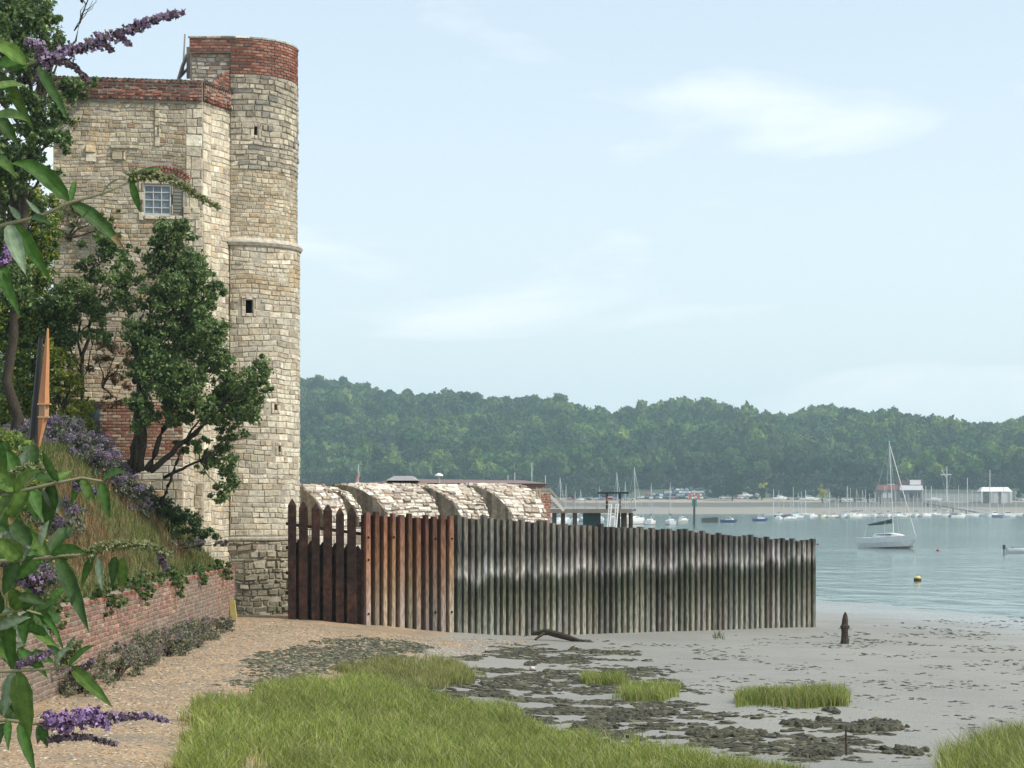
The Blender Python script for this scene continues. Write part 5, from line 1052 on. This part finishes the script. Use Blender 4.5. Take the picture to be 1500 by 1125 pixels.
# boats laid up ashore
for i, (px, py, lab) in enumerate(((1092, 729, 'white boat ashore just right of the dark round tree'), (1103, 728, 'white boat ashore between the round tree and yellow topped tree'), (1143, 733, 'white boat ashore right of the yellow topped tree'), (1186, 734, 'long white motor yacht ashore left of the yellow green tree'), (1226, 735, 'white boat ashore right of the yellow green tree'), (1368, 735, 'white boat ashore in front of the long grey wall'))):
    x, y, z = far_at(px, py); b = motorboat('laid_up_boat', lab, 'boat', WT, Lh=7 if i != 3 else 9, group='boats laid up on the far shore'); b.location = (x, y, z + .4); b.rotation_euler.z = R((10, -30, 20, 5, 15, 0)[i])
    mb = MB(); 
    for a in (-1.5, 1.5): mb.box((a, 0, -.15), (.3, 1.6, .6), 0, (.1, .1, .1))
    o = mb.build('cradle', M['plain'], None); o.parent = b
# trees and bushes of the far shore, each its own
def far_tree(px, base, top, wpx, cols, label, seed, cat='tree', name='shore_tree', crown0=.25):
    x, y, z = far_at(px, base); k = y / F; h = (base - top) * k; rx = wpx * k / 2
    t = empty(name, (x, y, z), label, cat, 'trees standing along the far shore'); mb = MB(); limb(mb, (x, y, z - .5), (x, y, z + h * .7), .35, .12, .2, 4, seed); mb.build('trunk', M['bark'], t)
    cl = [(x, y, z + h * (crown0 + (1 - crown0) / 2), rx, rx, h * (1 - crown0) / 2)]; r = random.Random(seed)
    for _ in range(4): cl.append((x + r.uniform(-.5, .5) * rx, y - r.uniform(0, .5) * rx, z + h * r.uniform(crown0 + .1, .85), rx * .6, rx * .6, h * .22))
    V, Q, c = leaf_cloud(cl, 5.5, .55, cols, seed); npmesh('crown', V, [Q], M['farleaf'], c, t)
FD = [(.035, .07, .03), (.045, .08, .032), (.03, .055, .025)]; FY = [(.48, .48, .05), (.40, .42, .06), (.5, .42, .06)]; FG = [(.09, .12, .06), (.11, .13, .08), (.07, .10, .05)]
ft = [(1072, 734, 690, 34, FD, 'large dark round tree standing on the far shore right of the car park'), (1052, 730, 708, 18, FD, 'small dark tree left of the large round shore tree'), (1116, 733, 716, 14, FD, 'dark shore tree under the yellow topped one'), (1117, 720, 707, 15, FY, 'yellow topped tree between laid up boats'), (1205, 737, 709, 13, FY, 'upright yellow green tree right of the long motor yacht'), (1231, 735, 708, 26, FG, 'grey green tree right of the yellow green tree'), (1252, 736, 712, 22, FG, 'grey green tree second right of the yellow green tree'), (1272, 736, 716, 18, FD, 'small dark tree left of the club house'), (1300, 722, 700, 26, FG, 'tree behind the club house roof'), (1160, 728, 700, 30, FD, 'dark tree behind the laid up boats'), (1420, 716, 690, 30, FD, 'dark tree between flagmast and white marquee'),
      (1470, 712, 690, 30, FD, 'dark tree behind the white marquee'), (1370, 716, 692, 26, FD, 'dark tree behind the long grey wall'), (950, 718, 700, 26, FD, 'dark tree behind the left end of the car park'), (905, 725, 700, 30, FD, 'dark tree behind the gantry'), (865, 728, 700, 34, FG, 'green tree left of the gantry'), (1330, 712, 690, 30, FD, 'dark tree behind the white rooftop box'), (840, 735, 716, 26, FG, 'bushy green tree above the pier railing')]
ft += [(780 - 0, 730, 700, 36, FD, 'dark tree above the end of the bastion'), (740, 728, 694, 34, FG, 'green tree above the third merlon'), (700, 728, 696, 34, FD, 'dark tree above the second merlon'), (655, 728, 692, 36, FD, 'dark tree above the lamp'), (610, 728, 690, 36, FG, 'green tree above the pale rooflight'), (560, 728, 688, 36, FD, 'dark tree right of the furled flag'), (510, 728, 690, 36, FD, 'dark tree left of the furled flag'), (460, 728, 686, 38, FG, 'green tree beside the turret edge')]
for i, q in enumerate(ft): far_tree(*q, 600 + i)
hd = [(x_, 722 + (i % 3), 700 - (i % 4) * 2) for i, x_ in enumerate(range(450, 1530, 13))]
Vh, Qh, ch_ = [], [], []
for i, (px, b, tp) in enumerate(hd):
    x = X_(px, 1058); z = float(far_z(x, 1052)); Vh.append((x, 1050 + (i % 3) * 4, z + 2.2 + (i % 4) * .5, 4.2, 4, 3.6 + (i % 4) * .6))
    if not 925 < px < 1045 and not 1280 < px < 1500 and not 1106 < px < 1128 and not 1192 < px < 1218:
        for dd in (1000, 1022):
            x = X_(px, dd); z = float(far_z(x, dd)); Vh.append((x, dd, z + 1.6, 4.0, 3, 2.6 + (i % 3) * .7))
V, Q, c = leaf_cloud(Vh, 5.0, .6, FD + FG, 650); tag(npmesh('undergrowth', V, [Q], M['farleaf'], c), 'bushes and undergrowth along the foot of the wooded hill', 'undergrowth', kind='stuff')
# club house, wall, flagmast, jetty, marquee
x, y, z = far_at(1325, 735); k = y / F
ch = empty('club_house', (x, y, z), 'sailing club house with dark red roof, white awning and rooftop box', 'building')
def bx_(px0, px1, py0, py1, dy, dd, col, name, par, m='plain', taper=1):
    a, b = X_(px0, y + dy), X_(px1, y + dy); z0, z1 = Z_(py1, y + dy), Z_(py0, y + dy); mb = MB(); mb.box(((a + b) / 2, y + dy + dd / 2, (z0 + z1) / 2), (b - a, dd, z1 - z0), 0, col, 0, taper); return mb.build(name, M[m], par)
bx_(1288, 1352, 717, 738, 0, 9, (.22, .19, .18), 'wall', ch); bx_(1286, 1318, 710, 718, -.6, 10, (.20, .07, .06), 'roof', ch, taper=.8); bx_(1316, 1353, 704, 712, 3, 6, (.12, .05, .05), 'upper_wall', ch)
bx_(1318, 1353, 711, 718, -1.5, 4, (.78, .77, .78), 'awning', ch, taper=.9); bx_(1333, 1349, 703, 710, 2, 4, (.62, .60, .58), 'rooftop_box', ch)
for px in (1296, 1304, 1322, 1334, 1345): w_ = bx_(px - 3, px + 3, 722, 729, -.05, .2, (.55, .55, .55) if px < 1310 else (.05, .06, .07), 'window', ch)
gw = empty('boundary_wall', (X_(1390, y), y, z), 'long pale grey wall between club house and marquee', 'wall'); bx_(1352, 1437, 721, 736, 12, 1, (.33, .35, .33), 'wall_panel', gw); bx_(1351.5, 1437.5, 720, 721.5, 11.8, 1.4, (.2, .2, .2), 'wall_cap', gw)
x, y, z = far_at(1387, 735); fm = empty('flagmast', (x, y, z), 'white flagmast with crossed yard and gaff on the far shore', 'flagmast'); wc_ = (.66, .66, .64)
mb = MB(); mb.tube([(x, y, z), (x, y, Z_(683, y))], [.32, .16], 7, wc_); mb.build('pole', M['plain'], fm); mb = MB(); mb.tube([P(1378, 695, y), P(1394, 695, y)], .16, 5, wc_); mb.build('yard', M['plain'], fm); mb = MB(); mb.tube([P(1386, 699, y), P(1379, 688, y)], .13, 5, wc_); mb.build('gaff', M['plain'], fm)
mb = MB(); mb.tube([P(1379, 695, y), (x, y, z + 2)], .04, 4, wc_); mb.tube([P(1393, 695, y), (x, y, z + 2)], .04, 4, wc_); mb.build('stay', M['plain'], fm)
x, y, z = far_at(1460, 737); mq = empty('marquee', (x, y, z), 'white marquee tent with open side panels at the right shore', 'marquee')
x0, x1 = X_(1437, y), X_(1483, y); zr = Z_(720, y); zt = Z_(713.5, y); tc_ = (.62, .61, .60)
mb = MB(); mb.loft([[(x0, y, zr), (x1, y, zr), (x1, y + 9, zr), (x0, y + 9, zr)], [(x0 + 1.2, y + 3, zt), (x1 - 1.2, y + 3, zt), (x1 - 1.2, y + 6, zt), (x0 + 1.2, y + 6, zt)]], (.74, .73, .72)); mb.build('roof', M['plain'], mq)
bx_(1437.3, 1482.7, 720, 738, 8, .6, (.5, .49, .48), 'rear_panel', mq)
for px, w0 in ((1438.5, 2), (1453, 2), (1468, 2), (1481, 3)): bx_(px - w0 / 2, px + w0 / 2, 720, 737.5, -.1, .5, tc_, 'post', mq)
bx_(1468, 1482, 720.3, 737, .3, .3, (.60, .58, .57), 'side_panel', mq); bx_(1455, 1462, 720.3, 737, .3, .3, (.52, .5, .5), 'side_panel', mq)
d1, d2 = 915, 840; jt = empty('jetty', (X_(1400, 880), 880, 0), 'grey gangway sloping down to the water by the marquee', 'jetty')
mb = MB(); a, b = Vector(P(1354, 737, 935)), Vector(P(1450, 754.0, 860)); mb.loft([[tuple(q + Vector((0, dy, dz))) for dy, dz in ((-1.2, -.25), (1.2, -.25), (1.2, .25), (-1.2, .25))] for q in (a, b)], (.23, .24, .23)); mb.build('walkway', M['plain'], jt)
mb = MB(); up = Vector((0, -1.1, 1.4)); mb.tube([a + up, b + up], .12, 4, (.4, .41, .4)); mb.build('rail', M['plain'], jt)
for i in range(5): q = a.lerp(b, (i + .3) / 5); mb = MB(); mb.tube([(q.x, q.y, WZ - 1), (q.x, q.y, q.z)], .3, 6, (.12, .11, .1)); mb.build('pile', M['plain'], jt)
for i, (px, b_, tp) in enumerate(((1420, 748, 731), (1463, 752, 731), (1290, 738, 719), (1445, 738, 726))):
    x, y, z = far_at(px, min(b_, 738)); yy = y if b_ <= 738 else 4.1 * F / (b_ - HZ); mb = MB(); mb.tube([(X_(px, yy), yy, Z_(b_, yy)), (X_(px, yy), yy, Z_(tp, yy))], .3, 6, (.10, .09, .08)); one('mooring_pile', mb, M['plain'], ('dark pile under the sloping gangway', 'dark pile standing in front of the marquee', 'dark pile beside the club house', 'dark pile left of the marquee door')[i], 'pile', 'dark piles on the far shore')
for i, (px, b_, tp) in enumerate(((744, 712, 696), (754, 712, 692), (779, 712, 678), (799, 716, 696), (525, 700, 680), (1241, 735, 712), (1417, 735, 700), (1450, 712, 688), (1356, 735, 712), (1364, 735, 712), (1133, 735, 716), (1180, 735, 718))):
    d = 700; mb = MB(); x = X_(px, d); mb.tube([(x, d if px > 1000 else d, 0 if px < 820 else 0), (x, d, Z_(tp, d))], .14, 5, (.55, .56, .56)); mb.loft([[(x + a, d + b, c + WZ) for a, b, c in r_] for r_ in hull_rings(6, 2.2, .9)], WT)
    o = one('moored_yacht', mb, M['plain'], f'distant yacht, bare mast {("above the third merlon", "taller above the third merlon", "tall above the end pier of the bastion", "just right of the bastion pier", "beside the furled flag", "between the two grey green trees", "right of the flagmast", "left of the marquee", "right of the awning", "second right of the awning", "left of the laid up boats", "before the long motor yacht")[i]}', 'yacht', 'distant yachts with bare masts')
for i, px in enumerate((1148, 1162, 1174, 1215, 1228, 1246, 1268, 1274, 1287, 1296, 1312, 1326, 1338, 1351, 1362, 1378, 1398, 1404, 1424, 1431, 1462, 1470, 1488)):
    d = 640 + (i * 53) % 150; mb = MB(); x = X_(px, d); mb.tube([(x, d, WZ + .8), (x, d, WZ + 6.5 + (i * 7) % 4)], .09, 5, (.55, .56, .56)); a_ = (i * 37) % 50 / 57; mb.loft([[(x + a * math.cos(a_), d + b + a * math.sin(a_), c + WZ) for a, b, c in r_] for r_ in hull_rings(5.5, 2.0, .8)], WT if i % 4 else (.10, .12, .2))
    one('small_yacht', mb, M['plain'], 'tiny bare masted yacht in the crowded far moorings', 'yacht', 'tiny yachts in the crowded far moorings')
# ---------------------------------------------------------------- buddleia close to the camera
DB = 3.2
bud = empty('buddleia', (-1.9, 3.3, 0), 'buddleia bush with long leaves and purple flower spikes leaning in from the left', 'bush')
LG = [(.05, .12, .02), (.085, .15, .028), (.04, .085, .02), (.11, .16, .03)]; LP = (.17, .23, .14)
def leafmesh(mb, a, tip, w_, droop, col, side=1, roll=0.0, n=9, under=False):
    a, tip = Vector(a), Vector(tip); ax = tip - a; ln = ax.length; mid = a + ax * .5 + Vector((0, 0, droop * ln)) + Vector((0, -.1 * ln * side, 0))
    up = Vector((roll, -1, .35)).normalized(); pts = []
    for i in range(n + 1):
        t = i / n; p = a * (1 - t) ** 2 + mid * 2 * t * (1 - t) + tip * t * t; pts.append(p)
    prev = None
    for i in range(n + 1):
        t = i / n; d = (pts[min(i + 1, n)] - pts[max(i - 1, 0)]).normalized(); s = d.cross(up); s = s.normalized() if s.length > .01 else Vector((1, 0, 0)); nn = s.cross(d)
        ww = w_ * (math.sin(math.pi * min(1, t * 1.02) ** .72) ** .8 if 0 < t < 1 else .03) * (1 + .06 * math.sin(t * 22)); rip = nn * ww * .10 * math.sin(t * 14 + ln * 40)
        q = [mb.v(pts[i] + s * ww + nn * ww * .38 + rip), mb.v(pts[i] + s * ww * .5 + nn * ww * .12), mb.v(pts[i]), mb.v(pts[i] - s * ww * .5 + nn * ww * .12), mb.v(pts[i] - s * ww + nn * ww * .38 - rip)]
        if prev:
            for k_ in range(4):
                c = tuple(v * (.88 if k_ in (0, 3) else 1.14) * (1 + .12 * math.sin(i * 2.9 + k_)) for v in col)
                if i >= n - 1 and (int(ln * 1e4) % 9 == 0): c = (.20, .14, .06)
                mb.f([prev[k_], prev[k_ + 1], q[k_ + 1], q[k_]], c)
        prev = q
def leaf_px(mb, a, b, wpx, droop, seed, d=DB, dd=0.0, pale=False, roll=0.0):
    r = random.Random(seed); c = LP if pale else LG[r.randrange(3)]; v = r.uniform(.85, 1.2); c = tuple(q * v for q in c)
    leafmesh(mb, P(a[0], a[1], d), P(b[0], b[1], d + dd + r.uniform(-.03, .03)), wpx / F * d, droop, c, 1, roll + r.uniform(-.3, .3))
def spike(mb, pts, r0, r1, n, cols, seed, d=DB, size=.0042, green=False):
    """flower spike: many small tubular flowers in whorls along the stalk"""
    r = random.Random(seed); P3 = [P(x, y, d + (q[0] if q else 0)) for x, y, *q in pts]; seg = len(P3) - 1
    n = int(n * 1.35)
    for i in range(n):
        t = (i + r.random() * .6) / n; t = (round(t * 16) / 16 + (t - round(t * 16) / 16) * .55) if not green else t
        s = min(int(t * seg), seg - 1); f = t * seg - s; p = P3[s].lerp(P3[s + 1], f); rad = (r0 + (r1 - r0) * t) / F * d * (.55 + .6 * math.sin(t * 38) ** 2)
        dr = Vector((r.gauss(0, 1), r.gauss(0, 1), r.gauss(0, 1))).normalized(); c = p + dr * rad * r.uniform(.45, 1.1); col = cols[r.randrange(len(cols))]; v = r.uniform(.7, 1.3); col = tuple(q * v for q in col)
        a = dr.cross(Vector((.3, .5, .8))).normalized(); b = dr.cross(a); sz = size * r.uniform(.7, 1.25)
        if green or r.random() < .25:                       # bud
            q = [mb.v(c - a * sz * .55), mb.v(c - b * sz * .55), mb.v(c + a * sz * .55), mb.v(c + b * sz * .55), mb.v(c + dr * sz * 1.3)]
            for k_ in range(4): mb.f([q[k_], q[(k_ + 1) % 4], q[4]], col)
        else:
            ctr = mb.v(c + dr * sz * .2); bs = mb.v(c - dr * sz * 2.2)
            for k_ in range(4):
                u = a * math.cos(k_ * math.pi / 2) + b * math.sin(k_ * math.pi / 2); w_ = dr.cross(u); q = [mb.v(c + u * sz * .5 - w_ * sz * .42 + dr * sz * .25), mb.v(c + u * sz * 1.15 + dr * sz * .1), mb.v(c + u * sz * .5 + w_ * sz * .42 + dr * sz * .25)]
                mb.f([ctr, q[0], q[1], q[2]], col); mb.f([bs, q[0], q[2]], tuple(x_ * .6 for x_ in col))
def branch(stem, leaves, spikes, d=DB, r0=3.2, r1=1.6, seed=0):
    mb = MB(); pts = [P(x, y, d) for x, y in stem]; root = Vector((-1.75 + rng.uniform(-.1, .1), d + .1, 1.9 + rng.uniform(-.3, .2)))
    pts = [root, root.lerp(pts[0], .55) + Vector((0, 0, .1))] + pts; n = len(pts)
    mb.tube(pts, [(r0 * 1.6 if i < 2 else r0 + (r1 - r0) * (i - 2) / max(1, n - 3)) / F * d for i in range(n)], 7, (.20, .19, .11)); b = mb.build('branch', M['leafstem'], bud, True)
    if leaves:
        mb = MB()
        for i, q in enumerate(leaves): leaf_px(mb, q[0], q[1], q[2], q[3] if len(q) > 3 else .12, seed * 50 + i, d, (i % 3 - 1) * .05, pale=(len(q) > 4 and q[4]))
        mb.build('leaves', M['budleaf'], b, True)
    for i, (pt, ra, rb, n_, kind) in enumerate(spikes):
        mb = MB(); cols = {'p': [(.30, .21, .33), (.38, .28, .42), (.22, .16, .22), (.20, .16, .14), (.45, .36, .48)], 'b': [(.40, .27, .50), (.50, .36, .60), (.30, .18, .37), (.20, .12, .2)], 'd': [(.19, .15, .17), (.15, .12, .10), (.24, .18, .24)], 'g': [(.20, .23, .09), (.26, .28, .13), (.15, .18, .07), (.3, .3, .18)]}[kind]
        mb.tube([P(x, y, d) for x, y in pt], [1.3 / F * d] * (len(pt) - 1) + [.5 / F * d], 5, (.14, .12, .08))
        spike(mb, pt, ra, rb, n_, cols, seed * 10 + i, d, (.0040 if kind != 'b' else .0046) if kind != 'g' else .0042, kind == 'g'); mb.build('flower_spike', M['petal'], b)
M['leafstem'] = mat('buddleia_stem', attr=True, rough=.7, nscale=40, namt=.2, spec=.2)
M['budleaf'] = mat('buddleia_leaf', attr=True, rough=.6, nscale=30, namt=.22, spec=.3, trans=.34, bump=.6, bscale=90, dist=.003)
branch([(-30, 118), (0, 108), (40, 94), (85, 82)], [((40, 94), (-25, 60), 13, .1), ((45, 92), (-10, 92), 14, -.05), ((5, 108), (50, 192), 8, -.02), ((55, 92), (98, 168), 8, -.03), ((60, 100), (98, 175), 5, .0), ((0, 120), (30, 150), 9), ((8, 108), (-40, 140), 12)],
       [([(70, 88), (105, 75), (150, 58), (200, 40), (235, 25), (268, 18)], 17, 5, 430, 'p'), ([(60, 112), (65, 90), (58, 68), (40, 60)], 15, 7, 170, 'p'), ([(85, 88), (105, 95), (130, 118)], 8, 3, 70, 'd'), ([(150, 62), (165, 75)], 7, 4, 30, 'd'), ([(175, 52), (190, 66)], 7, 4, 34, 'p')], 3.3, seed=1)
branch([(-40, 345), (10, 328), (55, 318), (102, 297), (150, 284), (190, 267)], [((102, 296), (16, 240), 13, .32), ((104, 298), (184, 368), 11, .16), ((104, 297), (112, 262), 5), ((12, 328), (38, 402), 12, .0, 1), ((20, 328), (72, 410), 11, .12), ((10, 328), (-30, 380), 12), ((45, 320), (75, 330), 6), ((192, 264), (206, 312), 6, -.05), ((186, 268), (240, 246), 7, .1), ((150, 283), (178, 262), 3, .1, 1), ((30, 322), (12, 300), 5, .0, 1), ((60, 316), (38, 292), 4, .0, 1)],
       [([(190, 258), (220, 256), (250, 262), (280, 280), (320, 305)], 9, 3, 330, 'g')], 3.1, seed=2)
branch([(-40, 200), (-10, 190)], [((-5, 170), (42, 178), 9, .1), ((-10, 165), (28, 215), 10, .1), ((-8, 130), (40, 126), 8, .1), ((-10, 230), (25, 262), 9, .1)], [], 3.0, seed=3)
branch([(-30, 440), (0, 420), (10, 400)], [((0, 400), (30, 465), 8), ((-5, 380), (22, 440), 9)], [([(-12, 395), (6, 385), (14, 360)], 9, 6, 90, 'b')], 3.3, seed=4)
branch([(-30, 735), (20, 722), (80, 708), (120, 700), (150, 705)], [((20, 722), (60, 690), 11), ((25, 722), (-10, 690), 14), ((80, 708), (70, 780), 13, .1), ((85, 706), (62, 660), 8, .05), ((40, 715), (10, 770), 14, .1), ((60, 712), (95, 760), 12, .1, 1), ((5, 725), (-20, 790), 16), ((120, 701), (140, 745), 8, .1), ((120, 700), (105, 740), 7, .1), ((150, 704), (186, 692), 7, .1), ((148, 706), (160, 760), 9, .05), ((80, 706), (105, 690), 6)],
       [([(110, 712), (125, 715), (140, 722)], 7, 4, 60, 'p'), ([(20, 690), (45, 683), (70, 690)], 7, 4, 90, 'g')], 3.2, seed=5)
branch([(-30, 822), (30, 821), (70, 816), (100, 814), (140, 812)], [((85, 816), (130, 925), 12, .10), ((70, 816), (35, 775), 11, .1), ((70, 816), (108, 772), 11, .2), ((75, 814), (128, 812), 8, .25), ((60, 817), (25, 850), 12, .1), ((30, 821), (60, 780), 8, .1, 1), ((32, 821), (-10, 790), 14), ((28, 822), (5, 872), 13, .05), ((140, 815), (120, 860), 8, .15), ((145, 815), (150, 865), 6, .0, 1), ((170, 815), (165, 862), 8, .2), ((180, 815), (180, 868), 9, -.05), ((60, 800), (72, 762), 9, .0, 1), ((45, 800), (12, 758), 13, .1)],
       [([(128, 812), (150, 800), (185, 798), (220, 800), (250, 812)], 10, 4, 380, 'g'), ([(205, 835), (225, 845), (240, 855)], 6, 3, 60, 'g'), ([(235, 812), (240, 825), (246, 835)], 6, 4, 60, 'd')], 3.15, seed=6)
branch([(-30, 905), (5, 900), (30, 892), (60, 900)], [((30, 893), (12, 860), 12, .1), ((32, 893), (62, 872), 9, .1), ((10, 900), (-15, 940), 16), ((40, 896), (35, 945), 11, .1), ((50, 898), (78, 920), 12, .1), ((60, 900), (90, 905), 14, -.05), ((0, 900), (-20, 850), 14), ((75, 880), (98, 860), 7, .1), ((10, 905), (20, 990), 10, .1), ((60, 905), (95, 958), 5, .35)], [([(8, 832), (40, 845), (60, 870)], 14, 8, 170, 'd'), ([(25, 850), (55, 850), (75, 842)], 12, 6, 130, 'p')], 3.25, seed=7)
branch([(-30, 985), (30, 982), (70, 980), (100, 977), (118, 965)], [((104, 976), (165, 1036), 10, .06), ((28, 982), (45, 1080), 17, .02), ((20, 984), (5, 1050), 10, .05, 1), ((100, 977), (140, 945), 6, .1), ((60, 980), (25, 950), 9, .1), ((100, 975), (68, 945), 7, .1), ((80, 978), (105, 950), 6, .2, 1), ((0, 985), (-25, 1030), 15), ((95, 970), (112, 930), 5, .1)],
       [([(88, 968), (105, 955), (118, 940)], 8, 4, 110, 'g'), ([(25, 975), (50, 965), (75, 955)], 7, 5, 80, 'p'), ([(105, 985), (125, 978), (135, 968)], 7, 4, 60, 'd')], 3.1, seed=8)
branch([(-30, 1058), (10, 1055), (50, 1060), (75, 1063), (90, 1062)], [((28, 1058), (52, 1135), 9, .08), ((60, 1062), (70, 1095), 8, .1), ((30, 1056), (-10, 1030), 12), ((12, 1055), (12, 1100), 6, .1), ((64, 1058), (55, 1090), 7, .1, 1), ((20, 1054), (35, 1020), 10, .1), ((0, 1060), (-10, 1110), 14)],
       [([(72, 1058), (88, 1055), (98, 1066)], 17, 14, 170, 'b'), ([(105, 1058), (130, 1045), (155, 1058)], 16, 12, 240, 'b'), ([(155, 1053), (185, 1050), (215, 1048), (245, 1056)], 9, 3, 150, 'p'), ([(70, 1084), (100, 1080), (130, 1080), (170, 1090)], 6, 3, 150, 'd')], 3.2, seed=9)
mb = MB()
for i, (x_, y_) in enumerate(((-1.95, 3.3), (-1.8, 3.2), (-2.0, 3.15))): limb(mb, (x_, y_, 0), (-1.75 + .03 * i, 3.25, 2.1), .035, .02, .25, 7, 700 + i)
mb.build('trunk', M['bark'], bud, True)
# filler foliage low at the left edge
mb = MB(); r = random.Random(71)
for i in range(60):
    a = (r.uniform(-25, 52), r.uniform(640, 960)); an = r.uniform(-2.2, .5); l_ = r.uniform(35, 70); leaf_px(mb, a, (a[0] + math.cos(an) * l_ * .8, a[1] - math.sin(an) * l_), r.uniform(7, 12), r.uniform(-.1, .2), i, 3.4 + r.uniform(-.2, .3), 0, r.random() < .25)
mb.build('leaves', M['budleaf'], bud, True)

# ---------------------------------------------------------------- the air between here and the far shore
hm = bpy.data.materials.new('river_haze'); hm.use_nodes = True; nt = hm.node_tree; nt.nodes.clear(); pv = nt.nodes.new('ShaderNodeVolumePrincipled'); ou = nt.nodes.new('ShaderNodeOutputMaterial')
pv.inputs['Color'].default_value = (.68, .93, 1.0, 1); pv.inputs['Density'].default_value = .00027; pv.inputs['Anisotropy'].default_value = .2; nt.links.new(pv.outputs[0], ou.inputs['Volume'])
mb = MB(); mb.box((0, 1150, 48), (4400, 2900, 170)); hz = mb.build('haze', hm); tag(hz, 'pale summer haze over the river and hillside', 'haze', kind='stuff')
